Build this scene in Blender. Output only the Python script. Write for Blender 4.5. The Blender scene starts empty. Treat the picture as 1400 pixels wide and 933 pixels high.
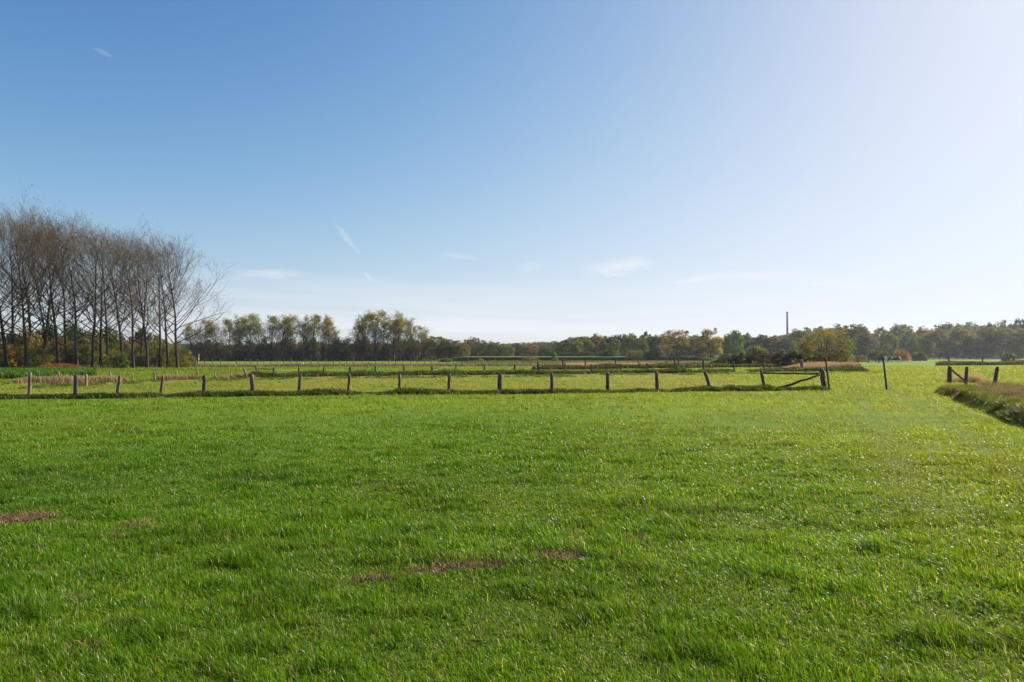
import bpy, bmesh, math, random
import numpy as np
from mathutils import Vector, Matrix
R = math.radians
SC = bpy.context.scene
COL = SC.collection
rng = np.random.default_rng(7)
random.seed(7)

# ------------------------------------------------------------------ camera
CAMH, FPX, HOR = 1.75, 933.0, 487.0          # eye height, focal length in photo pixels, horizon row
cam = bpy.data.cameras.new('camera'); co = bpy.data.objects.new('camera', cam); COL.objects.link(co)
cam.sensor_width = 36; cam.lens = 24.0; cam.clip_start = 0.05; cam.clip_end = 9000
co.location = (0, 0, CAMH); co.rotation_euler = (R(90) + math.atan((HOR - 466.5) / FPX), 0, 0)
SC.camera = co

# ------------------------------------------------------------------ sun and sky
SUN_AZ, SUN_EL = 60.0, 30.0                  # degrees to the right of the view direction, above the horizon
sd = Vector((math.sin(R(SUN_AZ)) * math.cos(R(SUN_EL)), math.cos(R(SUN_AZ)) * math.cos(R(SUN_EL)), math.sin(R(SUN_EL))))
sun = bpy.data.lights.new('sun', 'SUN'); sun.energy = 5.0; sun.angle = R(0.53); sun.color = (1.0, 0.93, 0.80)
so = bpy.data.objects.new('sun', sun); COL.objects.link(so)
so.rotation_euler = sd.to_track_quat('Z', 'Y').to_euler()
so.location = (30, -10, 40)

EXPO, SKY = 1.0, 0.1
W = bpy.data.worlds.new('World'); SC.world = W; W.use_nodes = True
nt = W.node_tree; nt.nodes.clear()
def N(t, typ, **k):
    n = t.nodes.new(typ)
    for a, b in k.items(): setattr(n, a, b)
    return n
def MA(t, op, a, b=None, c=None, clamp=False):
    n = N(t, 'ShaderNodeMath', operation=op, use_clamp=clamp)
    for i, v in enumerate((a, b, c)):
        if v is None: continue
        if isinstance(v, (int, float)): n.inputs[i].default_value = v
        else: t.links.new(v, n.inputs[i])
    return n.outputs[0]
out = N(nt, 'ShaderNodeOutputWorld'); bg = N(nt, 'ShaderNodeBackground')
sky = N(nt, 'ShaderNodeTexSky', sky_type='NISHITA')
sky.sun_disc = False; sky.sun_elevation = R(SUN_EL); sky.sun_rotation = R(SUN_AZ)
sky.air_density = 0.8; sky.dust_density = 1.0; sky.ozone_density = 5.0; sky.altitude = 0
bg.inputs['Strength'].default_value = SKY
tc = N(nt, 'ShaderNodeTexCoord'); sep = N(nt, 'ShaderNodeSeparateXYZ'); nt.links.new(tc.outputs['Generated'], sep.inputs[0])
az = MA(nt, 'MULTIPLY', MA(nt, 'ARCTAN2', sep.outputs[0], sep.outputs[1]), 180 / math.pi)
el = MA(nt, 'MULTIPLY', MA(nt, 'ARCSINE', sep.outputs[2]), 180 / math.pi)
cmb = N(nt, 'ShaderNodeCombineXYZ'); nt.links.new(az, cmb.inputs[0]); nt.links.new(el, cmb.inputs[1])
def skynoise(sx, sy, detail, rot=0.0, seed=0.0):
    mp = N(nt, 'ShaderNodeMapping'); nt.links.new(cmb.outputs[0], mp.inputs[0])
    mp.inputs['Scale'].default_value = (sx, sy, 1); mp.inputs['Rotation'].default_value = (0, 0, rot); mp.inputs['Location'].default_value = (seed, seed * .7, seed)
    nz = N(nt, 'ShaderNodeTexNoise'); nz.inputs['Scale'].default_value = 1.0; nz.inputs['Detail'].default_value = detail
    nz.inputs['Roughness'].default_value = .6; nz.inputs['Distortion'].default_value = .6
    nt.links.new(mp.outputs[0], nz.inputs['Vector']); return nz.outputs[0]
fine = skynoise(.9, 2.6, 7, .15, 3.1)
mask = None
# thin high cirrus wisps: azimuth, elevation, half length, half width (degrees), tilt, strength
WISPS = [(-13.7, 9.6, 1.5, .28, -52, .34), (-12.8, 8.55, .35, .2, -50, .15), (-11.9, 6.55, .55, .2, -45, .36),
         (-31.2, 21.0, .7, .25, -10, .14), (-19.4, 6.5, 2.8, .4, 2, .32), (-4.4, 8.3, 2.0, .3, -6, .22), (1.5, 7.5, 1.4, .5, 10, .2),
         (9.0, 7.4, 3.4, .75, 7, .6), (15.8, 6.3, 3.0, .35, 8, .6), (20.5, 6.3, 4.5, .5, -2, .6), (26.0, 5.4, 4.0, .45, -5, .45), (33.5, 3.9, 1.6, .35, 0, .5)]
for (a0, e0, hl, hw, tilt, st) in WISPS:
    c, s = math.cos(R(tilt)), math.sin(R(tilt))
    dx = MA(nt, 'SUBTRACT', az, a0); dy = MA(nt, 'SUBTRACT', el, e0)
    u = MA(nt, 'ADD', MA(nt, 'MULTIPLY', dx, c / hl), MA(nt, 'MULTIPLY', dy, s / hl))
    v = MA(nt, 'ADD', MA(nt, 'MULTIPLY', dx, -s / hw), MA(nt, 'MULTIPLY', dy, c / hw))
    v = MA(nt, 'ADD', v, MA(nt, 'MULTIPLY', MA(nt, 'SUBTRACT', fine, .5), 2.2))
    d = MA(nt, 'ADD', MA(nt, 'MULTIPLY', u, u), MA(nt, 'MULTIPLY', v, v))
    m = MA(nt, 'MULTIPLY', MA(nt, 'SUBTRACT', 1.0, d, clamp=True), min(1, st * 1.3))
    mask = m if mask is None else MA(nt, 'MAXIMUM', mask, m)
mask = MA(nt, 'MULTIPLY', mask, MA(nt, 'MULTIPLY_ADD', fine, 2.0, -.25, clamp=True))
veil = skynoise(.05, .55, 5, .03, 9.0)       # faint milky veil low over the horizon
band = MA(nt, 'SUBTRACT', 1.0, MA(nt, 'DIVIDE', MA(nt, 'ABSOLUTE', MA(nt, 'SUBTRACT', el, 2.5)), 4.5), clamp=True)
veil = MA(nt, 'MULTIPLY', MA(nt, 'MULTIPLY', MA(nt, 'MULTIPLY_ADD', veil, 2.4, -.6, clamp=True), band), 1.0)
mask = MA(nt, 'ADD', mask, veil, clamp=True)
mix = N(nt, 'ShaderNodeMix', data_type='RGBA'); nt.links.new(mask, mix.inputs['Factor'])
# soft shoulder on the sky's radiance so that the glow beside the sun does not burn out
def VM(op, a_, b_=None, sc=None):
    n = N(nt, 'ShaderNodeVectorMath', operation=op)
    for i, v in enumerate((a_, b_)):
        if v is None: continue
        if isinstance(v, tuple): n.inputs[i].default_value = v
        else: nt.links.new(v, n.inputs[i])
    if sc is not None: n.inputs['Scale'].default_value = sc
    return n.outputs[0]
scl = N(nt, 'ShaderNodeSeparateColor'); nt.links.new(VM('SCALE', sky.outputs[0], sc=.132), scl.inputs[0])
cc = N(nt, 'ShaderNodeCombineXYZ')
for i, (ex, kf, cp) in enumerate(((2.1, 15.6, 1.13), (1.86, 8.0, 1.0), (1.38, 3.66, .8))):
    xx = MA(nt, 'MULTIPLY', MA(nt, 'POWER', scl.outputs[i], ex), kf)
    nt.links.new(MA(nt, 'DIVIDE', xx, MA(nt, 'MULTIPLY_ADD', xx, cp, 1.0)), cc.inputs[i])
Ys = cc.outputs[0]
OUT = 1 / (SKY * 2 ** EXPO)
nt.links.new(Ys, mix.inputs['A']); mix.inputs['B'].default_value = (.86, .9, .96, 1)
fin = VM('SCALE', mix.outputs['Result'], sc=OUT)
nt.links.new(fin, bg.inputs['Color']); nt.links.new(bg.outputs[0], out.inputs[0])

SC.view_settings.view_transform = 'Standard'; SC.view_settings.look = 'None'
SC.view_settings.exposure = EXPO; SC.view_settings.gamma = 1.0; SC.view_settings.use_curve_mapping = False
SC.cycles.max_bounces = 6; SC.cycles.diffuse_bounces = 3; SC.cycles.transmission_bounces = 4; SC.cycles.glossy_bounces = 2
SC.cycles.volume_bounces = 0; SC.cycles.use_denoising = True; SC.cycles.use_adaptive_sampling = False

# ------------------------------------------------------------------ helpers
def tag(o, label=None, cat=None, group=None, kind=None):
    if label: o['label'] = label
    if cat: o['category'] = cat
    if group: o['group'] = group
    if kind: o['kind'] = kind
    return o
def empty(name, loc, rz=0.0, sc=1.0):
    o = bpy.data.objects.new(name, None); COL.objects.link(o)
    o.location = loc; o.rotation_euler = (0, 0, rz); o.scale = (sc,) * 3 if isinstance(sc, (int, float)) else sc
    o.empty_display_size = .2
    return o
def link(name, me, mat=None, parent=None, loc=None):
    if mat and not me.materials: me.materials.append(mat)
    o = bpy.data.objects.new(name, me); COL.objects.link(o)
    if parent: o.parent = parent
    if loc is not None: o.location = loc
    return o
def mesh_np(name, V, tris=None, quads=None, col=None, smooth=False):
    V = np.asarray(V, np.float32); me = bpy.data.meshes.new(name)
    me.vertices.add(len(V)); me.vertices.foreach_set('co', V.ravel())
    parts, starts, n = [], [], 0
    for F, k in ((tris, 3), (quads, 4)):
        if F is None or len(F) == 0: continue
        F = np.asarray(F, np.int32); parts.append(F.ravel()); starts.append(n + np.arange(len(F)) * k); n += F.size
    L = np.concatenate(parts); S = np.concatenate(starts).astype(np.int32)
    me.loops.add(len(L)); me.loops.foreach_set('vertex_index', L)
    me.polygons.add(len(S)); me.polygons.foreach_set('loop_start', S)
    if smooth: me.polygons.foreach_set('use_smooth', np.ones(len(S), bool))
    if col is not None:
        a = me.color_attributes.new('Col', 'FLOAT_COLOR', 'POINT')
        c = np.ones((len(V), 4), np.float32); c[:, :3] = col; a.data.foreach_set('color', c.ravel())
    me.update(calc_edges=True); me.validate()
    return me
class Geo:
    def __init__(s): s.V = []; s.T = []; s.Q = []; s.C = []; s.n = 0
    def add(s, V, T=None, Q=None, C=None):
        V = np.asarray(V, float); s.V.append(V)
        if T is not None and len(T): s.T.append(np.asarray(T) + s.n)
        if Q is not None and len(Q): s.Q.append(np.asarray(Q) + s.n)
        c = np.ones((len(V), 3)) if C is None else np.broadcast_to(np.asarray(C, float), (len(V), 3)); s.C.append(c)
        s.n += len(V)
    def merge(s, g, M=None, tint=(1, 1, 1)):
        V = np.concatenate(g.V)
        if M is not None: V = V @ np.array(M.to_3x3()).T + np.array(M.translation)
        s.add(V, np.concatenate(g.T) if g.T else None, np.concatenate(g.Q) if g.Q else None, np.concatenate(g.C) * np.array(tint))
    def mesh(s, name, smooth=False):
        return mesh_np(name, np.concatenate(s.V), np.concatenate(s.T) if s.T else None, np.concatenate(s.Q) if s.Q else None, np.concatenate(s.C), smooth)
def tube(g, P, rad, k=6, col=(1, 1, 1), cap=False, squash=None):
    P = np.asarray(P, float); rad = np.asarray(rad, float); m = len(P)
    T = np.gradient(P, axis=0); T /= np.linalg.norm(T, axis=1)[:, None] + 1e-9
    ref = np.array([0.31, 0.95, 0.05]) if abs(T[0][1]) < .9 else np.array([1., 0, 0])
    A = np.cross(T, ref); A /= np.linalg.norm(A, axis=1)[:, None] + 1e-9; B = np.cross(T, A)
    th = np.arange(k) * 2 * math.pi / k
    V = P[:, None, :] + rad[:, None, None] * (np.cos(th)[None, :, None] * A[:, None, :] + np.sin(th)[None, :, None] * B[:, None, :])
    V = V.reshape(-1, 3); i = np.arange(m - 1)[:, None] * k + np.arange(k)[None, :]
    j = np.arange(m - 1)[:, None] * k + (np.arange(k)[None, :] + 1) % k
    Q = np.stack([i, j, j + k, i + k], -1).reshape(-1, 4); T3 = None
    if cap:
        V = np.vstack([V, P[0], P[-1]]); c0, c1 = len(V) - 2, len(V) - 1
        a = np.arange(k); b = (a + 1) % k; o = (m - 1) * k
        T3 = np.vstack([np.stack([b, a, np.full(k, c0)], -1), np.stack([a + o, b + o, np.full(k, c1)], -1)])
    g.add(V, T3, Q, col)
def hash2(ix, iy, seed):
    h = (ix.astype(np.int64) * 374761393 + iy.astype(np.int64) * 668265263 + seed * 1442695041) & 0xffffffff
    h = ((h ^ (h >> 13)) * 1274126177) & 0xffffffff
    return ((h ^ (h >> 16)) & 0xffff) / 65535.0
def vn(x, y, s, seed=0):
    x = np.asarray(x, float) / s; y = np.asarray(y, float) / s
    ix, iy = np.floor(x), np.floor(y); fx, fy = x - ix, y - iy
    fx = fx * fx * (3 - 2 * fx); fy = fy * fy * (3 - 2 * fy)
    a, b = hash2(ix, iy, seed), hash2(ix + 1, iy, seed); c, d = hash2(ix, iy + 1, seed), hash2(ix + 1, iy + 1, seed)
    return (a * (1 - fx) + b * fx) * (1 - fy) + (c * (1 - fx) + d * fx) * fy
def fbm(x, y, s, seed=0, o=3):
    t, a, tot = 0, 1., 0
    for k in range(o): t = t + a * vn(x, y, s / 2 ** k, seed + 17 * k); tot += a; a *= .55
    return t / tot
def ss(a, b, x): t = np.clip((np.asarray(x, float) - a) / (b - a), 0, 1); return t * t * (3 - 2 * t)
def gy(py): return FPX * CAMH / (py - HOR)                       # ground distance of a photo row
def gp(px, py): Y = gy(py); return ((px - 700) / FPX * Y, Y)
def wx(px, Y): return (px - 700) / FPX * Y
def wz(py, Y): return CAMH + (HOR - py) / FPX * Y

# ------------------------------------------------------------------ field lines measured from the photograph (x, base row)
LA = [gp(*p) for p in ((-260, 546), (42, 545), (163, 544), (279, 543), (410, 541), (546, 539.6), (684, 539), (831, 537), (968, 535.3), (1128, 534))]
LBl = [gp(*p) for p in ((-160, 531), (81, 528), (151, 521.5), (212, 522), (294, 519.5), (337, 518), (352, 517.5))]
LB = [gp(*p) for p in ((352, 517.5), (409, 516.5), (478, 515), (552, 514.5), (623, 514), (702, 513.2), (772, 513.5), (848, 511), (923, 511.5), (1003, 510), (1096, 509), (1180, 508.5))]
LC = [gp(*p) for p in ((730, 507), (769, 506.5), (841, 505.5), (927, 504.7), (990, 503.5), (1100, 503))]
LD = [gp(*p) for p in ((-100, 502.5), (240, 502), (445, 501.5), (760, 500.5), (900, 498.5), (1010, 496.8))]
def yl(L, x): a = np.array(sorted(L)); return np.interp(x, a[:, 0], a[:, 1])
def inx(L, x): a = np.array(sorted(L)); return ss(a[0, 0] - .6, a[0, 0], x) * (1 - ss(a[-1, 0], a[-1, 0] + .6, x))
def bank_s(x, y): return x - (13.4 + 0.484 * (y - 17.9)) + .35 * (fbm(y, y * 0 + 3, 1.3, 5) - .5)
PATCH = [(38, 706, 40, 7, 1), (18, 712, 14, 5, .7), (95, 716, 22, 4, .5), (650, 770, 42, 6, 1), (765, 756, 34, 6, .9), (585, 778, 26, 4, .9), (512, 788, 30, 4, .8), (430, 794, 26, 3.5, .5),
         (860, 732, 26, 4, .5), (108, 816, 18, 6, .8), (122, 881, 24, 6, .85), (190, 716, 20, 4, .6), (160, 732, 18, 4, .6), (268, 717, 14, 4, .6),
         (12, 898, 16, 6, .6), (180, 852, 14, 5, .4), (60, 778, 12, 3, .4), (850, 556, 26, 1.2, .8)]
def patch(x, y):
    m = np.zeros(np.shape(x)); n = 1.1 * (fbm(x, y, .3, 41) - .5)
    for px, py, hx, hy, st in PATCH:
        X, Y = gp(px, py); rx = 1.1 * hx / FPX * Y; ry = 1.05 * hy * Y * Y / (FPX * CAMH)
        d = np.sqrt(((x - X) / rx) ** 2 + ((y - Y) / ry) ** 2) + n
        m = np.maximum(m, st * (1 - ss(.7, 1.15, d)))
    return m
def gh(x, y):
    x = np.asarray(x, float); y = np.asarray(y, float)
    near = 1 - ss(60, 140, y)
    z = near * (.05 * (fbm(x, y, 2.2, 1) - .5) + .09 * (fbm(x, y, 7., 2) - .5))
    s = bank_s(x, y)
    z += .22 * ss(0, .35, s) * (1 - ss(3.5, 7, s)) * ss(-40, -20, y) * (1 - ss(33.5, 35.5, y)) * (.8 + .5 * fbm(x, y, 1.5, 8))
    z -= .10 * np.exp(-((s + .25) / .3) ** 2) * (1 - ss(33.5, 35.5, y))
    for L, h, w in ((LA, .07, .8), (LB, .22, 1.4), (LBl, .12, 1.2), (LC, .3, 2.2)):
        z += h * np.exp(-((y - yl(L, x) + .2) / w) ** 2) * inx(L, x) * (.5 + fbm(x, y, 1.7, 11))
    z += (1.5 * ss(214.5, 216, y) + .13 * ss(216, 222, y)) * (1 - ss(224, 231, y)) * ss(-26, -15, x) * (1 - ss(58, 72, x))       # grass dyke
    z += 11. * ss(400, 600, y) * ss(70, 260, x)                                                        # wooded rise
    z += 4. * ss(420, 900, y) * (1 - ss(-50, 50, x))
    return z
def gz(x, y): return float(gh(np.array([x]), np.array([y]))[0])

# ------------------------------------------------------------------ materials
def mat_new(name):
    m = bpy.data.materials.new(name); m.use_nodes = True; t = m.node_tree; b = t.nodes['Principled BSDF']; return m, t, b
def leafmat(name, transl=.45, rough=.5, spec=.3, objcol=True, tr_tint=(1.25, 1.15, .55)):
    m, t, b = mat_new(name); a = N(t, 'ShaderNodeAttribute', attribute_name='Col'); src = a.outputs['Color']
    if objcol:
        oi = N(t, 'ShaderNodeObjectInfo'); mx = N(t, 'ShaderNodeMix', data_type='RGBA', blend_type='MULTIPLY'); mx.inputs['Factor'].default_value = 1
        t.links.new(src, mx.inputs['A']); t.links.new(oi.outputs['Color'], mx.inputs['B']); src = mx.outputs['Result']
    t.links.new(src, b.inputs['Base Color']); b.inputs['Roughness'].default_value = rough; b.inputs['Specular IOR Level'].default_value = spec
    tr = N(t, 'ShaderNodeBsdfTranslucent'); tm = N(t, 'ShaderNodeMix', data_type='RGBA', blend_type='MULTIPLY'); tm.inputs['Factor'].default_value = 1
    t.links.new(src, tm.inputs['A']); tm.inputs['B'].default_value = (*tr_tint, 1); t.links.new(tm.outputs['Result'], tr.inputs['Color'])
    ms = N(t, 'ShaderNodeMixShader'); ms.inputs[0].default_value = transl
    t.links.new(b.outputs[0], ms.inputs[1]); t.links.new(tr.outputs[0], ms.inputs[2]); t.links.new(ms.outputs[0], t.nodes['Material Output'].inputs[0])
    return m
M_grass = leafmat('grass_blades', .55, .31, .14, False, (1.35, 1.2, .4))
M_far = leafmat('far_grass_blades', .52, .45, .07, False, (1.35, 1.2, .4))
M_dry = leafmat('dry_grass_blades', .4, .6, .2, False, (1.1, 1.0, .8))
M_leaf = leafmat('tree_leaves', .45, .6, .15, True)
def wood(name, c0, c1, sc=1.0, rough=.85):
    m, t, b = mat_new(name); tcn = N(t, 'ShaderNodeTexCoord'); mp = N(t, 'ShaderNodeMapping'); mp.inputs['Scale'].default_value = (22 * sc, 22 * sc, 2.2 * sc)
    oi = N(t, 'ShaderNodeObjectInfo'); ad = N(t, 'ShaderNodeVectorMath', operation='ADD'); t.links.new(tcn.outputs['Object'], ad.inputs[0]); t.links.new(oi.outputs['Random'], ad.inputs[1])
    t.links.new(ad.outputs[0], mp.inputs[0]); nz = N(t, 'ShaderNodeTexNoise'); nz.inputs['Scale'].default_value = 1; nz.inputs['Detail'].default_value = 6; nz.inputs['Roughness'].default_value = .7
    t.links.new(mp.outputs[0], nz.inputs['Vector']); cr = N(t, 'ShaderNodeValToRGB'); cr.color_ramp.elements[0].color = (*c0, 1); cr.color_ramp.elements[1].color = (*c1, 1)
    cr.color_ramp.elements[0].position = .35; cr.color_ramp.elements[1].position = .68; t.links.new(nz.outputs[0], cr.inputs[0])
    mx = N(t, 'ShaderNodeMix', data_type='RGBA', blend_type='MULTIPLY'); mx.inputs['Factor'].default_value = 1; t.links.new(cr.outputs[0], mx.inputs['A']); t.links.new(oi.outputs['Color'], mx.inputs['B'])
    t.links.new(mx.outputs['Result'], b.inputs['Base Color']); b.inputs['Roughness'].default_value = rough; b.inputs['Specular IOR Level'].default_value = .25
    bp = N(t, 'ShaderNodeBump'); bp.inputs['Strength'].default_value = .7; bp.inputs['Distance'].default_value = .02; t.links.new(nz.outputs[0], bp.inputs['Height']); t.links.new(bp.outputs[0], b.inputs['Normal'])
    return m
M_post = wood('weathered_post_wood', (.035, .024, .018), (.25, .195, .15))
M_bark = wood('bark', (.016, .012, .009), (.055, .042, .032), .12)
M_twig = wood('twigs', (.06, .04, .028), (.15, .105, .075), .12)
M_branch = wood('deadwood', (.05, .035, .025), (.22, .16, .11))
M_plastic, t_, b_ = mat_new('black_plastic'); b_.inputs['Base Color'].default_value = (.018, .018, .02, 1); b_.inputs['Roughness'].default_value = .5
M_wire, t_, b_ = mat_new('galvanised_wire'); b_.inputs['Base Color'].default_value = (.45, .45, .43, 1); b_.inputs['Metallic'].default_value = .8; b_.inputs['Roughness'].default_value = .45

# ------------------------------------------------------------------ ground
GREEN = np.array([.09, .155, .012]); DRAB = np.array([.17, .16, .035]); SOIL = np.array([.075, .055, .034]); STRAW = np.array([.36, .27, .14]); BRIGHT = np.array([.13, .20, .012])
def ground_col(x, y):
    n1 = fbm(x, y, 5, 21)[:, None]; n2 = fbm(x, y * .5, 14, 22)[:, None]
    c = GREEN * (.8 + .4 * n1) + (BRIGHT - GREEN) * ss(8, 30, y)[:, None] * .8
    A, B, Bl, D = yl(LA, x), yl(LB, x), yl(LBl, x), yl(LD, x)
    xl = LBl[-1][0]
    Bx = np.where(x < xl, Bl, B)
    inpad = (ss(-.2, .3, y - A) * (1 - ss(-.5, .5, y - Bx)) * (1 - ss(15.8, 16.8, x)))[:, None]
    c = c * (1 - inpad) + inpad * (DRAB * (1 - .8 * n2) + BRIGHT * .8 * n2)
    m = (ss(-2.5, -1, y - D) * (1 - ss(8, 16, y - D)) * (1 - ss(wx(1010, 150), wx(1020, 150) + 2, x)))[:, None]
    c = c * (1 - m) + m * np.array([.2, .15, .08])
    m = (ss(-1, 1, y - gy(507.5)) * (1 - ss(-1, 2, y - gy(504.5))) * (1 - ss(-36, -34, x)) * ss(-63, -60, x))[:, None]   # ploughed strip
    c = c * (1 - m) + m * SOIL * .8
    m = ss(.1, .6, bank_s(x, y))[:, None] * (1 - ss(4, 7, bank_s(x, y)))[:, None] * (1 - ss(34, 36, y))[:, None]
    c = c * (1 - .7 * m) + .7 * m * np.array([.12, .09, .045])
    p = patch(x, y)[:, None]
    near = (1 - ss(6, 16, y))[:, None]
    c = c * (1 - .55 * near) + .55 * near * (SOIL * .6 + GREEN * .3)
    c = c * (1 - p) + p * SOIL * 1.1
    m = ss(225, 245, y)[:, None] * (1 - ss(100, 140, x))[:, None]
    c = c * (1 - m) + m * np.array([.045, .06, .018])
    m = (ss(213.6, 214.2, y) * (1 - ss(215.6, 216.2, y)) * ss(-26, -15, x) * (1 - ss(58, 72, x)))[:, None]; c = c * (1 - m) + m * np.array([.02, .03, .012])  # near dyke face: dark bramble tone with the slope's shade painted in
    m = (ss(216, 217, y) * (1 - ss(222, 225, y)) * ss(-26, -15, x) * (1 - ss(16, 22, x)))[:, None]; c = c * (1 - m) + m * np.array([.15, .18, .05])
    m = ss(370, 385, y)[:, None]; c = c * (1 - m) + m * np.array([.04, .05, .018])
    return c
ys = np.concatenate([np.linspace(-260, -20, 10), np.linspace(-16, 1.5, 22), np.geomspace(1.7, 1200, 560), np.arange(213.6, 223, .35)]); ys.sort()
u = np.linspace(-1, 1, 561); xs = np.sinh(u * 7.2) / np.sinh(7.2) * 3500
xs = np.sign(u) * (np.abs(u) * 55 + np.abs(u) ** 9 * 1100)
XX, YY = np.meshgrid(xs, ys); X, Y = XX.ravel(), YY.ravel(); Z = gh(X, Y)
nr, nc = XX.shape; i = (np.arange(nr - 1)[:, None] * nc + np.arange(nc - 1)[None, :]).ravel()
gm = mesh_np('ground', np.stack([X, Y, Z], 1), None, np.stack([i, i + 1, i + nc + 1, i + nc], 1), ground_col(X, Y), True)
m, t, b = mat_new('field_ground'); a = N(t, 'ShaderNodeAttribute', attribute_name='Col'); tcn = N(t, 'ShaderNodeTexCoord')
def gnoise(sx, sy, det, rough=.65):
    mp = N(t, 'ShaderNodeMapping'); mp.inputs['Scale'].default_value = (sx, sy, sx); t.links.new(tcn.outputs['Object'], mp.inputs[0])
    nz = N(t, 'ShaderNodeTexNoise'); nz.inputs['Scale'].default_value = 1; nz.inputs['Detail'].default_value = det; nz.inputs['Roughness'].default_value = rough; t.links.new(mp.outputs[0], nz.inputs['Vector']); return nz.outputs[0]
n1 = gnoise(14, 14, 6); n2 = gnoise(.6, .6, 6)
f = MA(t, 'MULTIPLY', MA(t, 'MULTIPLY_ADD', n1, 1.1, .45), MA(t, 'MULTIPLY_ADD', n2, .9, .55))
vm = N(t, 'ShaderNodeVectorMath', operation='SCALE'); t.links.new(a.outputs['Color'], vm.inputs[0]); t.links.new(f, vm.inputs['Scale']); t.links.new(vm.outputs[0], b.inputs['Base Color'])
b.inputs['Roughness'].default_value = .95; b.inputs['Specular IOR Level'].default_value = .1
bp = N(t, 'ShaderNodeBump'); bp.inputs['Strength'].default_value = .8; bp.inputs['Distance'].default_value = .06; t.links.new(n1, bp.inputs['Height']); t.links.new(bp.outputs[0], b.inputs['Normal'])
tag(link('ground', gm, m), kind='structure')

# ------------------------------------------------------------------ grass
def blades(P, H, Wd, lean, col, seg=2, tipcol=1.15):
    n = len(P); th = rng.uniform(0, math.pi, n); sx = np.stack([np.cos(th), np.sin(th), np.zeros(n)], 1) * (Wd / 2)[:, None]
    L3 = np.stack([lean[:, 0], lean[:, 1], np.zeros(n)], 1); k = np.sqrt(np.clip(1 - .75 * (lean ** 2).sum(1), .15, 1))
    up = np.zeros((n, 3)); up[:, 2] = H * k
    tip = P + up + L3 * H[:, None]
    if seg == 2:
        mid = P + up * .6 + L3 * (H * .3)[:, None]
        V = np.stack([P - sx, P + sx, mid - sx * .8, mid + sx * .8, tip], 1).reshape(-1, 3); b0 = np.arange(n)[:, None] * 5
        Q = b0 + np.array([[0, 1, 3, 2]]); T = b0 + np.array([[2, 3, 4]]); c = np.stack([col, col, col, col, col * tipcol], 1).reshape(-1, 3)
        return V, T, Q, c
    V = np.stack([P - sx, P + sx, tip], 1).reshape(-1, 3); b0 = np.arange(n)[:, None] * 3
    return V, b0 + np.array([[0, 1, 2]]), None, np.stack([col, col, col * tipcol], 1).reshape(-1, 3)

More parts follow.
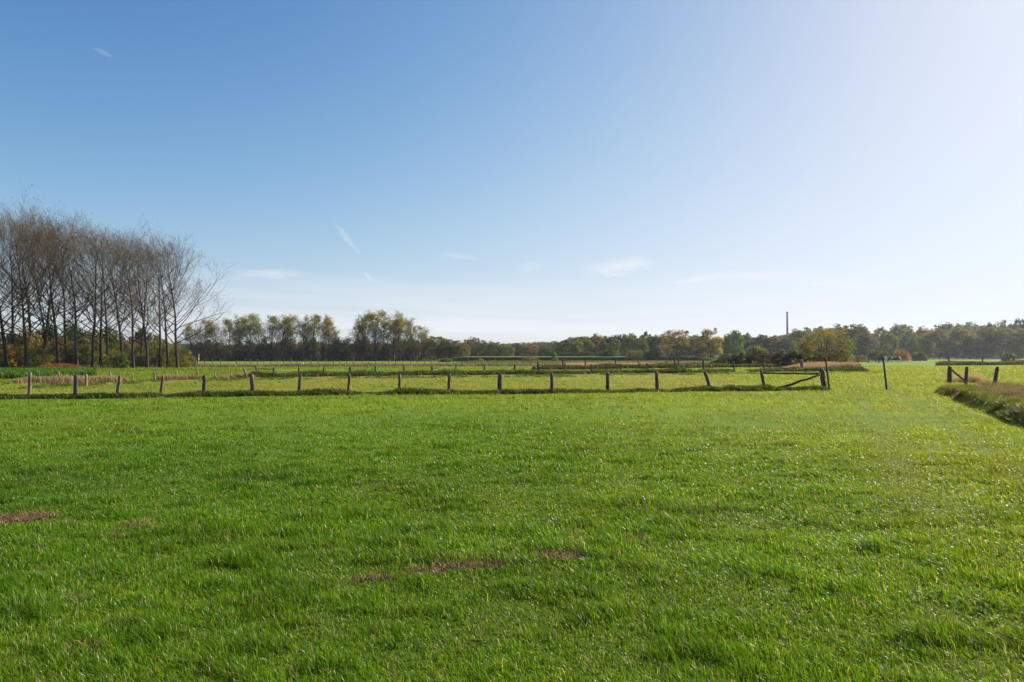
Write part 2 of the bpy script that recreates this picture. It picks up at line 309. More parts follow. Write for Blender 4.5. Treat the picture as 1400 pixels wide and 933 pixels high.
def meadow(n, y0, y1, name, label, region, p=1.7, seg=2, wk=1.0):
    # distance density ~ Y^-p over an area whose width grows with Y
    uu = rng.uniform(0, 1, n); q = 2 - p; Yv = (y0 ** q + uu * (y1 ** q - y0 ** q)) ** (1 / q)
    Xv = rng.uniform(-1, 1, n) * (.84 * Yv + 1.6)
    keep = region(Xv, Yv); Xv, Yv = Xv[keep], Yv[keep]
    s = bank_s(Xv, Yv); keep = ~((s > -.05) & (s < 6.5) & (Yv < 34)); Xv, Yv = Xv[keep], Yv[keep]
    pt = patch(Xv, Yv); keep = rng.uniform(0, 1, len(Xv)) > pt * .95; Xv, Yv = Xv[keep], Yv[keep]
    n = len(Xv)
    cl = fbm(Xv, Yv, .33, 31); tf = ss(.58, .72, fbm(Xv, Yv * 1.4, .55, 35)); c2 = fbm(Xv, Yv, 1.6, 32, 4); c3 = fbm(Xv, Yv * .7, 6., 33)
    A = yl(LA, Xv); xl = LBl[-1][0]; Bx = np.where(Xv < xl, yl(LBl, Xv), yl(LB, Xv))
    pad = ((Yv > A) & (Yv < Bx) & (Xv < 16.3)).astype(float)
    sb = bank_s(Xv, Yv); tr1 = np.exp(-((sb + 3.9) / .4) ** 2) + np.exp(-((sb + 2.1) / .35) ** 2)   # faint wheel tracks beside the bank
    tr1 *= (1 - ss(34, 60, Yv)) * ss(5, 10, Yv) * (.5 + .8 * fbm(Xv, Yv, 1.5, 66))
    H = (.032 + .056 * np.clip((cl - .25) * 1.7, 0, 1) ** 1.7 + .04 * tf * (1 - pad)) * (.55 + .9 * c2) * rng.uniform(.55, 1.35, n)
    H *= (1 - .35 * pad) * (1 - .38 * np.clip(tr1, 0, 1)) * (1 + 1.1 * ss(13, 40, Yv))
    H *= 1 + 2.0 * (pad > 0) * (fbm(Xv, Yv, .8, 77) > .74)
    Wd = (.0022 + .00066 * Yv * wk) * rng.uniform(.7, 1.4, n)
    lean = np.stack([-.42 - .25 * ss(-3, 6, Xv) + rng.normal(0, .38, n), .12 + rng.normal(0, .38, n)], 1); lean += (.5 * (np.stack([fbm(Xv, Yv, .8, 51), fbm(Xv, Yv, .8, 52)], 1) - .5))
    ln = np.linalg.norm(lean, axis=1); lean *= (np.minimum(ln, 1.0) / (ln + 1e-6))[:, None]
    g = np.array([.088, .192, .007]); yg = np.array([.240, .268, .014]); bl = np.array([.05, .11, .014])
    fk = (1 - .10 * ss(10, 24, Yv))[:, None]; st = np.array([.36, .33, .15]); br = np.array([.15, .11, .045])
    w = np.clip(.1 + .6 * (.55 - cl) + .75 * c3 + .45 * ss(9, 32, Yv) + .5 * ss(-3, 13, Xv) * (.5 + .5 * ss(4, 12, Yv)) - .42 + .3 * np.exp(-((bank_s(Xv, Yv) + 2.7) / 1.2) ** 2) + rng.normal(0, .18, n) + .3 * tr1, 0, 1)[:, None]
    c = (g * (1 - w) + yg * w) * fk
    w2 = (rng.uniform(0, 1, n) < .25)[:, None]; c = np.where(w2, bl * .6 + c * .4, c)
    w3 = (rng.uniform(0, 1, n) < .035 + .05 * np.clip(1 - cl * 2, 0, 1) + .25 * pt[keep][:n] if False else rng.uniform(0, 1, n) < .04)[:, None]; c = np.where(w3, st, c); c = c * (1 - .18 * tf * (1 - pad))[:, None]; tw = (.55 * np.clip(tr1, 0, 1) * (rng.uniform(0, 1, n) < .8))[:, None]; c = c * (1 - tw) + tw * np.array([.115, .12, .035])
    d = (pad * np.clip(.5 + 1.8 * (fbm(Xv * .5, Yv * 1.2, 3.0, 61) - .45), 0, 1) * (rng.uniform(0, 1, n) < .55))[:, None]; c = c * (1 - d) + d * np.array([.27, .225, .06])
    c *= rng.uniform(.72, 1.28, n)[:, None] * (.72 + .56 * fbm(Xv * .35, Yv, 1.1, 63))[:, None]
    P = np.stack([Xv, Yv, gh(Xv, Yv) - .004], 1)
    V, T, Q, C = blades(P, H, Wd, lean, c, seg)
    return tag(link(name, mesh_np(name, V, T, Q, C), M_grass if y0 < 10 else M_far), label, 'grass', None, 'stuff')
Y1 = 15.
edge = lambda x, y: Y1 + 7 * (fbm(x, y, 2.5, 97) - .5) + 3.5 * rng.uniform(-1, 1, np.shape(x))
meadow(1050000, 2.3, 21., 'meadow_grass', 'short lush meadow grass in the front of the field', lambda x, y: y < edge(x, y), 1.55, 2)
meadow(500000, 10., 122., 'pasture_grass', 'bright green pasture grass reaching back past the fences', lambda x, y: (y < yl(LD, x) + 2) & (y > edge(x, y)), 1.75, 1, 1.3)
meadow(90000, 122., 215., 'distant_pasture_grass', 'far pale green pasture where the cows graze', lambda x, y: (y > yl(LD, x) + 12) & (x > wx(880, y)), 1.75, 1, 1.3)

# straw litter on the worn patches
n = 160000; Yv = rng.uniform(4, 8.5, n); Xv = rng.uniform(-7, 3, n); pt = patch(Xv, Yv); k = rng.uniform(0, 1, n) < pt; Xv, Yv = Xv[k], Yv[k]; n = len(Xv)
a_ = rng.uniform(0, 6.28, n); lean = np.stack([np.cos(a_), np.sin(a_)], 1) * rng.uniform(.7, 1.0, n)[:, None]
c = np.array([.30, .19, .09]) * rng.uniform(.15, 1.5, n)[:, None]; P = np.stack([Xv, Yv, gh(Xv, Yv) + rng.uniform(0, .03, n)], 1)
V, T, Q, C = blades(P, rng.uniform(.02, .07, n), rng.uniform(.003, .007, n), lean, c)
tag(link('dead_grass_litter', mesh_np('dead_grass_litter', V, T, Q, C), M_dry), 'brown dead grass and soil lying on worn patches of meadow', 'dead grass', None, 'stuff')

def crumbs():
    n = 60000; Yv = rng.uniform(4, 8.5, n); Xv = rng.uniform(-7, 3, n); pt = patch(Xv, Yv); k = rng.uniform(0, 1, n) < pt ** 2 * .55; Xv, Yv = Xv[k], Yv[k]; n = len(Xv)
    o8 = np.array([(1, 0, 0), (-1, 0, 0), (0, 1, 0), (0, -1, 0), (0, 0, 1), (0, 0, -1)], float); F = np.array([(0, 2, 4), (2, 1, 4), (1, 3, 4), (3, 0, 4), (2, 0, 5), (1, 2, 5), (3, 1, 5), (0, 3, 5)])
    sz = rng.gamma(2., .0055, n)[:, None, None]; V = o8[None] * sz * rng.uniform(.5, 1.3, (n, 6, 3)); V += np.stack([Xv, Yv, gh(Xv, Yv) + .004], 1)[:, None]
    T = np.arange(n)[:, None, None] * 6 + F[None]; c = np.repeat(np.array([.085, .058, .036]) * rng.uniform(.4, 1.5, n)[:, None], 6, axis=0)
    m, t, b = mat_new('soil_clods'); a = N(t, 'ShaderNodeAttribute', attribute_name='Col'); t.links.new(a.outputs['Color'], b.inputs['Base Color']); b.inputs['Roughness'].default_value = .95
    tag(link('soil_crumbs', mesh_np('soil_crumbs', V.reshape(-1, 3), T.reshape(-1, 3), None, c), m), 'dark soil crumbs scattered on the worn patches of meadow', 'soil', None, 'stuff')
crumbs()
def tufts(name, label, cat, cx, cy, H, nb, wd, spread, cols, wts, mat, jitter=.06, wind=-.25, seg=2):
    n = len(cx); rep = np.repeat(np.arange(n), nb); m = len(rep)
    X = cx[rep] + rng.normal(0, jitter, m); Y = cy[rep] + rng.normal(0, jitter, m)
    h = H[rep] * rng.uniform(.45, 1.15, m); a = rng.uniform(0, 6.28, m); sp = rng.uniform(0, spread, m)
    lean = np.stack([np.cos(a) * sp + wind, np.sin(a) * sp], 1)
    ci = rng.choice(len(cols), n, p=np.array(wts) / sum(wts)); c = np.array(cols)[ci][rep] * rng.uniform(.7, 1.3, m)[:, None]
    c = c * (.85 + .3 * rng.uniform(0, 1, n)[rep])[:, None]
    V, T, Q, C = blades(np.stack([X, Y, gh(X, Y) - .01], 1), h, np.full(m, wd) * rng.uniform(.6, 1.4, m), lean, c, seg)
    return tag(link(name, mesh_np(name, V, T, Q, C), mat), label, cat, None, 'stuff')
nr_ = 420; y = 3.3 + 11 * rng.uniform(0, 1, nr_) ** 1.3; x = rng.uniform(-1, 1, nr_) * .8 * y; k = fbm(x, y, 1.9, 88) > .47; x, y = x[k], y[k]
tufts('meadow_weeds', 'low broad-leaved weed rosettes scattered in the front meadow', 'weeds', x, y, rng.uniform(.05, .10, len(x)), 11, .014, 1.0, [(.06, .14, .02), (.09, .17, .02), (.05, .11, .03)], [2, 2, 1], M_grass, .012, 0)
nr_ = 900; y = 3.3 + 14 * rng.uniform(0, 1, nr_) ** 1.3; x = rng.uniform(-1, 1, nr_) * .8 * y
tufts('dead_stalks', 'pale dead stalks standing thinly in the front meadow', 'dead grass', x, y, rng.uniform(.06, .13, len(x)), 4, .0035, .9, [(.42, .36, .18), (.30, .24, .12)], [2, 1], M_dry, .02, -.3)
def strip(L, n, d0, d1, seed, gapn=1.2, power=1.0):
    a = np.array(sorted(L)); x = rng.uniform(a[0, 0], a[-1, 0], n); y = yl(L, x) + rng.uniform(d0, d1, n); f = fbm(x, y * .3, gapn, seed, 3); return x, y, f
TG = [(.03, .06, .01), (.045, .075, .015), (.13, .11, .04), (.02, .042, .01)]
x, y, f = strip(LA, 5200, -.85, .3, 71); k = f > .2; x, y, f = x[k], y[k], f[k]
tufts('tussock_grass', 'dark ragged tussocks under the front row of posts', 'grass', x, y, (.05 + .27 * f * (1 - .4 * np.abs((y - yl(LA, x) + .3)))) * (.65 + .9 * fbm(x, y * 0, 1.6, 79)), 14, .02, .8, TG, [3, 3, 1.6, 3], M_grass)
x, y, f = strip(LB, 5200, -1.4, .6, 72, 1.8); k = f > .25; x, y, f = x[k], y[k], f[k]
tufts('tussock_grass', 'dark rough grass under the second row of posts', 'grass', x, y, .12 + .42 * f, 10, .035, .8, [(.04, .07, .015), (.05, .08, .02), (.13, .10, .045), (.03, .045, .014)], [3, 2, 2, 3], M_grass, .1)
x, y, f = strip(LBl, 4200, -.9, 2.0, 73, 1.4); k = f > .46; x, y, f = x[k], y[k], f[k]
tufts('dry_grass', 'pinkish dry grass along the pale posts before the crop', 'dry grass', x, y, .12 + .5 * f * f * 1.6, 12, .022, .55, [(.38, .27, .16), (.28, .19, .12), (.11, .13, .035)], [4, 3, 3], M_dry, .08, -.35)
x, y, f = strip(LBl, 1600, -3.6, -.8, 74, 1.0); k = f > .45; x, y, f = x[k], y[k], f[k]
tufts('paddock_weeds', 'low green and brown weeds scattered between the two fences', 'weeds', x, y, .08 + .2 * f, 10, .02, .9, [(.05, .1, .015), (.2, .15, .06), (.09, .13, .02)], [3, 2, 3], M_grass)
x, y, f = strip([p for p in LB], 1500, -5.5, -1.4, 78, 1.5); k = f > .5; x, y, f = x[k], y[k], f[k]
tufts('nettle_clumps', 'leafy green clumps in front of the second row of posts', 'weeds', x, y, .08 + .18 * f, 9, .045, .9, [(.045, .1, .015), (.07, .12, .02)], [1, 1], M_grass, .12)
x, y, f = strip(LC, 5000, -2.0, 1.2, 75, 3.0)
tufts('tussock_grass', 'dark unmown grass at the foot of the third fence', 'grass', x, y, .25 + .45 * f, 8, .05, .7, [(.03, .045, .012), (.05, .06, .02), (.11, .08, .04)], [3, 2, 1.5], M_grass, .15)
a = gp(770, 505.5); x = rng.uniform(wx(775, 95), wx(893, 95), 6000); y = rng.uniform(92, 104, 6000)
tufts('dry_reeds', 'pale pink dry reeds behind the third fence', 'reeds', x, y, .55 + .35 * fbm(x, y, 2, 5), 7, .035, .3, [(.42, .29, .18), (.34, .25, .15), (.16, .15, .06)], [4, 3, 1.4], M_dry, .12, -.15)
x, y, f = strip(LD, 15000, -1.2, 6.5, 76, 4.0); k = x < wx(1000, 140); x, y, f = x[k], y[k], f[k]
tufts('dry_reeds', 'long band of brown dry reeds before the far trees', 'reeds', x, y, .3 + .5 * f, 6, .06, .35, [(.26, .19, .105), (.20, .155, .085), (.10, .10, .045)], [4, 3, 3], M_dry, .25, -.15)
x = rng.uniform(wx(640, 200), wx(1010, 200), 5000); y = rng.uniform(150, 212, 5000); k = x < wx(1000, y)
tufts('rough_grass', 'rough olive grass in front of the dyke', 'grass', x[k], y[k], .3 + .3 * fbm(x, y, 9, 6)[k], 5, .12, .5, [(.10, .11, .035), (.07, .09, .03)], [3, 2], M_grass, .4, -.1)
# reed bank around the autumn tree (x 1100-1176)
x = rng.uniform(wx(1085, 82), wx(1176, 82), 4200); y = rng.uniform(77, 88, 4200); k = x < wx(1176, y)
tufts('dry_reeds', 'tall pinkish reeds around the foot of the autumn tree', 'reeds', x[k], y[k], (.35 + .75 * ss(wx(1085, 82), wx(1135, 82), x) * (.6 + .6 * fbm(x, y, 2, 5)))[k], 8, .035, .35, [(.40, .28, .17), (.34, .23, .13), (.22, .15, .08), (.12, .12, .05)], [4, 3, 2, 1.4], M_dry, .13, -.3)
x = rng.uniform(wx(1095, 76), wx(1177, 76), 1500); y = rng.uniform(75, 77.5, 1500)
tufts('tussock_grass', 'dark grass edging the reeds by the autumn tree', 'grass', x, y, .2 + .3 * fbm(x, y, 2, 9), 9, .04, .8, [(.03, .05, .012), (.05, .06, .02)], [3, 2], M_grass, .12)
# right bank
yb = rng.uniform(8, 34.6, 9500); s = rng.uniform(.0, 5.5, 9500) ** 1.0; xb = 13.4 + .484 * (yb - 17.9) + s
k = (rng.uniform(0, 1, len(s)) < 1.0 - .1 * s); xb, yb, s = xb[k], yb[k], s[k]; f = fbm(xb, yb, 1.2, 81)
e = s < 1.1
tufts('bank_grass', 'dark green grass hanging over the undercut bank edge', 'grass', xb[e], yb[e], .05 + .24 * np.clip(f[e] * 1.8 - .4, 0, 1.2), 26, .012, 1.0, [(.04, .075, .012), (.055, .09, .016), (.20, .15, .07), (.10, .11, .03)], [3, 3, 2.2, 2], M_grass, .09, -.35)
e = ~e
tufts('bank_dry_grass', 'brown dry grass and stalks on the bank beside the leaning posts', 'dry grass', xb[e], yb[e], .08 + .62 * np.clip(f[e] * 1.7 - .45, 0, 1.1) ** 2, 15, .011, .8, [(.26, .20, .10), (.20, .13, .07), (.10, .12, .03), (.15, .145, .05)], [2.6, 2, 3, 2.5], M_dry, .1, -.3)
X0, Y0 = gp(1321, 523); yb = rng.normal(0, .55, 260) + Y0; xb = X0 + .75 + rng.normal(0, .75, 260)
tufts('dry_grass', 'swept heap of pale dry grass against the middle leaning post', 'dry grass', xb, yb, np.clip(.85 - .45 * np.abs(xb - X0 - .1), .12, 1) * rng.uniform(.35, 1.1, 260), 22, .009, .45, [(.42, .30, .19), (.34, .23, .14)], [1, 1], M_dry, .1, -.45)
# far right strips
for (p0, p1, r0, r1, n, h, cs, lab) in ((1283, 1440, 499.8, 498.6, 3800, .8, [(.03, .04, .014), (.06, .05, .025), (.10, .07, .035)], 'dark matted strip of brambles below the far posts'),
                                        (1240, 1440, 491.2, 490.4, 2600, .7, [(.20, .14, .08), (.12, .10, .05)], 'brown verge in front of the hazy wood'),
                                        (1160, 1205, 495.5, 494, 900, .45, [(.05, .08, .02), (.2, .15, .08)], 'low verge behind the far railed fence')):
    Ya, Yb = gy(r0), gy(r1); t_ = rng.uniform(0, 1, n); pyv = r0 + (r1 - r0) * t_; Yv = FPX * CAMH / (pyv - HOR) + rng.uniform(-3, 3, n); Xv = ((p0 + (p1 - p0) * t_) - 700) / FPX * Yv
    tufts('rough_verge', lab, 'verge', Xv, Yv, h * (.5 + fbm(Xv, Yv, 4, 91)), 8, .06, .8, cs, [1] * len(cs), M_dry if 'brown' in lab else M_grass, .25)
# crop and soil weeds on the left
x = rng.uniform(wx(-130, 60), wx(126, 60), 7000); y = rng.uniform(52, 78, 7000); k = x < wx(128, y) - 1.0 * 0; x, y = x[k], y[k]
n = len(x); rep = np.repeat(np.arange(n), 9); m = len(rep); P = np.stack([x[rep] + rng.normal(0, .13, m), y[rep] + rng.normal(0, .13, m), gh(x[rep], y[rep])], 1)
a_ = rng.uniform(0, 6.28, m); lean = np.stack([np.cos(a_), np.sin(a_)], 1) * rng.uniform(.1, .9, m)[:, None]
V, T, Q, C = blades(P, rng.uniform(.25, .62, m), rng.uniform(.05, .12, m), lean, np.array([.062, .125, .014]) * rng.uniform(.3, 1.7, m)[:, None])
tag(link('green_crop', mesh_np('green_crop', V, T, Q, C), M_grass), 'leafy dark green fodder crop in front of the bare poplars', 'crop', None, 'stuff')

# ------------------------------------------------------------------ fence posts
def post_mesh(h, w, d=None, k=8, seed=0, bury=.12, top='slant'):
    r = np.random.default_rng(seed); d = d or w * .8; g = Geo(); m = 7
    th = np.arange(k) * 2 * math.pi / k + r.uniform(0, .5); base = np.clip(np.abs(np.cos(th)) ** .0, 0, 1)
    sq = 1 / np.maximum(np.abs(np.cos(th)), np.abs(np.sin(th))) ** .55 * r.uniform(.88, 1.08, k)
    zs = np.linspace(-bury, h, m); V = []
    for q, z in enumerate(zs):
        tpr = 1.08 - .18 * (q / (m - 1)); off = r.normal(0, w * .035, 2)
        rr = sq * tpr * r.uniform(.95, 1.05, k)
        zz = np.full(k, z)
        if q == m - 1: zz = z - w * .25 * (1 + np.cos(th + r.uniform(0, 6))) * r.uniform(.2, .7) + r.normal(0, w * .06, k)
        V.append(np.stack([np.cos(th) * rr * w / 2 + off[0], np.sin(th) * rr * d / 2 + off[1], zz], 1))
    V = np.concatenate(V); i = (np.arange(m - 1)[:, None] * k + np.arange(k)[None]).ravel(); j = (np.arange(m - 1)[:, None] * k + (np.arange(k)[None] + 1) % k).ravel()
    Q = np.stack([i, j, j + k, i + k], 1); o = (m - 1) * k
    V = np.vstack([V, V[o:o + k].mean(0)]); c = len(V) - 1
    T = np.stack([np.arange(k) + o, (np.arange(k) + 1) % k + o, np.full(k, c)], 1); g.add(V, T, Q)
    return g.mesh('fence_post')
def post(px, base, tpx, tpy, wpx, label, group, seed, tone=(1, 1, 1), name='fence_post', twist=None, parent=None, cat='fence post'):
    X, Y = gp(px, base); dz = (base - tpy) / FPX * Y; dx = (tpx - px) / FPX * Y; L = math.hypot(dz, dx)
    me = post_mesh(L + .02, .92 * wpx / FPX * Y, seed=seed)
    o = link(name, me, M_post, parent); z = gz(X, Y)
    o.location = (X, Y, z); o.rotation_euler = (R(random.uniform(-3, 3)), math.atan2(dx, dz), 0); o.color = (*tone, 1)
    if not parent: tag(o, label, cat, group)
    return o
ORD = 'first second third fourth fifth sixth seventh eighth ninth tenth eleventh twelfth thirteenth fourteenth fifteenth sixteenth seventeenth eighteenth'.split()
GA = 'wooden posts of the front fence'
A = [(41.5, 545, 42, 512.5, 5, 'pale split post with a dark broken top, before the dry grass', (1.5, 1.25, 1.15)), (104.5, 545, 104, 514.5, 5.6, 'dark slate grey upright post beside the pale one', (.55, .58, .7)),
     (161.5, 544, 165, 515.5, 4.6, 'two-toned split post tilting gently, third of the front fence', (1.2, 1.05, .95)), (219.8, 543, 223, 515.5, 4.4, 'thin reddish post leaning the same way as its neighbour', (1.1, .9, .8)),
     (279.3, 543, 279.8, 515.5, 5.2, 'short blue-grey post fifth along the front fence', (.6, .62, .72)), (346.5, 541.5, 344.5, 514.5, 6.6, 'thick rough post below the far corner brace', (1., .8, .75)),
     (409.3, 541, 410.6, 514, 5, 'narrow brown post just past the far corner brace', (1., .85, .75)), (476.8, 540, 478, 514.5, 4.8, 'post lined up with a taller post behind it', (.9, .8, .75)),
     (546.2, 539, 546.4, 514, 4.6, 'slim post in front of the detached tall poplar', (.85, .75, .7)), (613.6, 538.5, 614.6, 513.5, 4.8, 'reddish upright post in front of the olive thicket', (.95, .78, .74)),
     (683.2, 539, 684, 513, 7, 'broad dark post, widest in the middle of the front fence', (.7, .62, .6)), (754.6, 539, 754.4, 512.5, 5.4, 'dark knotted post with a ragged edge near the broken branches', (.65, .6, .55)),
     (830.6, 536.5, 830.6, 510.5, 5.6, 'dark post with a pale lit edge, before the pink reeds', (.8, .72, .65)), (898.6, 536.5, 897.2, 510, 5.2, 'worn post with straw at its foot, below the tan trees', (.8, .7, .65)),
     (971, 535.5, 963.5, 510.5, 5, 'crooked post leaning well over, last before the braced frame', (.85, .72, .65))]
for q, (px, by, tx, ty, w, lab, tone) in enumerate(A): post(px, by, tx, ty, w, lab, GA, 100 + q, tone)
def bar(name, p, q, r0, r1, mat, parent, k=7, wob=.02, seed=1, sq=1.):
    r = np.random.default_rng(seed); P = np.linspace(p, q, 8) + np.vstack([[0, 0, 0], r.normal(0, wob, (6, 3)), [0, 0, 0]]); g = Geo()
    tube(g, P, np.linspace(r0, r1, 8) * r.uniform(.9, 1.1, 8), k, cap=True); return link(name, g.mesh(name), mat, parent)
def P3(px, py, Y, z=None): return np.array([wx(px, Y), Y, wz(py, Y)])
# braced end frame of the front fence
X, Y = gp(1044, 534.5); f = empty('braced_fence_frame', (0, 0, 0)); tag(f, 'weathered end frame with top rail and sloping brace, near the black pole', 'fence frame', 'braced frames of the fences')
post(1045, 534.5, 1040.5, 509, 4.6, None, None, 131, (.9, .72, .66), 'post', parent=f); post(1126.5, 534, 1122.5, 506.5, 6.4, None, None, 132, (.8, .68, .6), 'post', parent=f)
Yf = gy(534.3)
o = bar('top_rail', P3(1040, 510.3, Yf), P3(1121.5, 511.2, Yf), .045, .042, M_post, f, 6, .006, 3); o.color = (.28, .26, .26, 1)
o = bar('brace', P3(1055, 534, Yf - .15), P3(1121, 512.5, Yf - .05), .07, .05, M_post, f, 7, .014, 4); o.color = (.55, .45, .38, 1)
def pole(px, base, tx, ty, label):
    X, Y = gp(px, base); dz = (base - ty) / FPX * Y; dx = (tx - px) / FPX * Y; L = math.hypot(dx, dz); g = Geo()
    f = empty('electric_fence_pole', (X, Y, gz(X, Y))); f.rotation_euler = (0, math.atan2(dx, dz), 0); tag(f, label, 'fence pole', 'black electric fence poles')
    tube(g, [(0, 0, -.2), (0, 0, L * .5), (0, 0, L - .02), (0, 0, L)], [.05, .048, .046, .03], 8, cap=True); link('shaft', g.mesh('shaft', True), M_plastic, f)
    g = Geo(); tube(g, [(0, 0, L * .93), (-.07, -.05, L * .94), (-.09, -.06, L * .97)], [.016, .016, .012], 5, cap=True); link('insulator', g.mesh('insulator'), M_plastic, f)
pole(1133, 532.5, 1129, 494, 'slim black pole beside the braced end frame'); pole(1211.5, 533, 1207, 487.5, 'tall slim black pole standing alone in the open gap before the cows')

GB = 'posts of the second fence row'
SB = [(44.5, 511, 44.3, 504.8, 2.2, 'small pale post standing behind the green crop'), (81, 528, 81, 512, 3.8, 'pale lit square post against the green crop'), (119, 528, 118.5, 512, 3.6, 'chunky pale post where the crop ends'),
      (152, 521.5, 151, 509, 2.6, 'sunlit whitish post nearest the ploughed strip start'), (182, 523, 181, 511, 2.4, 'thin whitish post in pink grass, fourth of the pale ones'), (212.5, 522.5, 211.5, 509.5, 2.8, 'whitish post in pink grass, fifth of the pale ones'),
      (241.8, 520, 241.5, 508, 2.8, 'straight whitish post in front of the last bare poplar'), (270.2, 520.5, 270, 509, 2.8, 'whitish post below the thin distant lamp pole'), (294.6, 518.5, 294.3, 508, 2.2, 'small whitish post, second from the corner brace'),
      (316.5, 518.5, 315.5, 507.8, 2.4, 'whitish post tipping slightly, nearest the corner brace')]
for q, (px, by, tx, ty, w, lab) in enumerate(SB): post(px, by, tx, ty, w, lab, 'pale posts along the crop', 200 + q, (2.0, 1.85, 1.65) if q else (1.8, 1.6, 1.4))
SB2 = [(409, 516.5, 409, 505, 2.2, 'thin dark post hidden partly by a front post'), (442.6, 516, 443, 504.5, 2.4, 'dark post between the first two mid poplar clumps'), (478, 515, 479.3, 504, 3.6, 'stout dark post lined up behind a front post'),
       (513.3, 514.8, 513.5, 503.5, 2.4, 'small dark post before the largest mid poplar clump'), (552.2, 514, 552.8, 501, 2.5, 'narrow leaning dark post before the largest poplar clump edge'), (590.5, 513.5, 590.5, 501.3, 3.4, 'wide grey post in front of the rounded olive trees'),
       (623.7, 514, 623.4, 502.3, 1.8, 'very thin post at the start of the dyke'), (662, 513, 662.6, 500.8, 2.6, 'peg-like post below the thin bright dyke line'), (701.2, 513, 704.6, 502, 3, 'short post leaning strongly over rough tussocks'),
       (735.5, 513.5, 735.5, 499, 2.8, 'upright dark post beside the broken branches'), (772, 513.5, 772.4, 501, 2.4, 'low post in front of the far braced corner'), (808.6, 512.8, 808.4, 500, 2.6, 'dark post with fallen sticks against it'),
       (848.4, 511, 848.6, 500.5, 1.9, 'short thin post in front of the pink reeds'), (884.8, 511.5, 884.6, 499.8, 2.6, 'post with dry weeds at its base past the pink reeds'), (923, 511.8, 922.4, 494, 2.6, 'tall thin post in front of the tan round tree'),
       (961.6, 511, 961, 494.3, 3, 'tall dark post in front of the yellow tree'), (1003.6, 510.3, 1002.4, 498, 2.5, 'grey post against the dark bramble mound edge'), (1044.2, 509, 1044, 496.5, 3.6, 'grey post in front of the bramble mound, above the end frame')]
for q, (px, by, tx, ty, w, lab) in enumerate(SB2): post(px, by, tx, ty, w, lab, GB, 230 + q, (.75, .68, .62))
# corner frame of the second fence (x 334-376)
f = empty('braced_fence_frame', (0, 0, 0)); tag(f, 'corner frame with pale rail and crossing braces behind the thick post', 'fence frame', 'braced frames of the fences')
Yc = gy(517.6); tone = (2., 1.8, 1.6)
post(337.5, 518.5, 334.2, 506, 3.0, None, None, 261, tone, 'post', parent=f); post(352.2, 517.8, 350, 504.8, 3, None, None, 262, (1.1, .9, .8), 'post', parent=f); post(374.4, 517.6, 374.8, 504.8, 2.6, None, None, 263, (.5, .45, .42), 'post', parent=f)
o = bar('top_rail', P3(334, 505.6, Yc), P3(350.5, 504.5, Yc), .035, .035, M_post, f, 5, .004, 5); o.color = (2.2, 2, 1.8, 1)
o = bar('top_rail', P3(350.8, 504.5, Yc), P3(376.5, 505, Yc), .04, .04, M_post, f, 5, .004, 6); o.color = (.3, .28, .28, 1)
o = bar('brace', P3(351, 505.5, Yc - .1), P3(366, 516.8, Yc - .1), .035, .04, M_post, f, 5, .015, 7); o.color = (.4, .35, .3, 1)
o = bar('brace', P3(350, 505.3, Yc - .2), P3(339.4, 518, Yc - .9), .045, .045, M_post, f, 5, .01, 8); o.color = (1.9, 1.7, 1.5, 1)
# frame at the far end of the second fence (x 1066-1096)
f = empty('braced_fence_frame', (0, 0, 0)); tag(f, 'low end frame standing in front of the dark bramble mound', 'fence frame', 'braced frames of the fences'); Yc = gy(509)
post(1066, 509, 1065.8, 497, 2.4, None, None, 271, (.8, .75, .7), 'post', parent=f); post(1096, 509, 1095.4, 495.3, 4, None, None, 272, (1.1, 1.05, 1), 'post', parent=f)
o = bar('top_rail', P3(1066, 496.8, Yc), P3(1094, 496.3, Yc), .04, .04, M_post, f, 5, .005, 9); o.color = (.4, .38, .36, 1)
o = bar('brace', P3(1073.5, 508.6, Yc), P3(1087, 502.6, Yc), .045, .03, M_post, f, 5, .02, 10); o.color = (.4, .36, .32, 1)
# third fence
f = empty('braced_fence_frame', (0, 0, 0)); tag(f, 'far corner post with a brace sloping down into pink reeds', 'fence frame', 'braced frames of the fences'); Yc = gy(506.3)
post(769.2, 506.6, 769.6, 494.2, 2.6, None, None, 281, (.6, .55, .5), 'post', parent=f)
o = bar('brace', P3(770.5, 499.6, Yc), P3(784, 505.8, Yc), .06, .06, M_post, f, 5, .02, 11); o.color = (.4, .36, .32, 1)
SC3 = [(800.4, 506.2, 800.4, 494.8, 2.2, 'thin dark post among the pink reeds'), (841.4, 505.6, 841.3, 494, 1.9, 'taller thin post at the middle of the pink reeds'), (844.6, 506, 844, 500.2, 1.9, 'stump post just beside a taller one in the reeds'),
       (872.4, 505.5, 872.2, 494.4, 1.5, 'slender post of a close pair near the reeds end'), (874.8, 505.5, 874.8, 498, 1.7, 'shorter post of a close pair near the reeds end'), (911.2, 504.6, 911, 496.8, 2, 'low post left of the tall thin post by the tan tree'),
       (927.4, 504.8, 927.2, 494.3, 2.4, 'dark post touching the tall thin post by the tan tree'), (947.4, 502.6, 947.6, 495, 1.8, 'small post between the tan and the yellow tree'), (977.4, 503.2, 976.4, 496.4, 1.9, 'small tilted post at the bramble mound start')]
for q, (px, by, tx, ty, w, lab) in enumerate(SC3): post(px, by, tx, ty, w, lab, 'posts of the third fence', 290 + q, (.55, .5, .46))
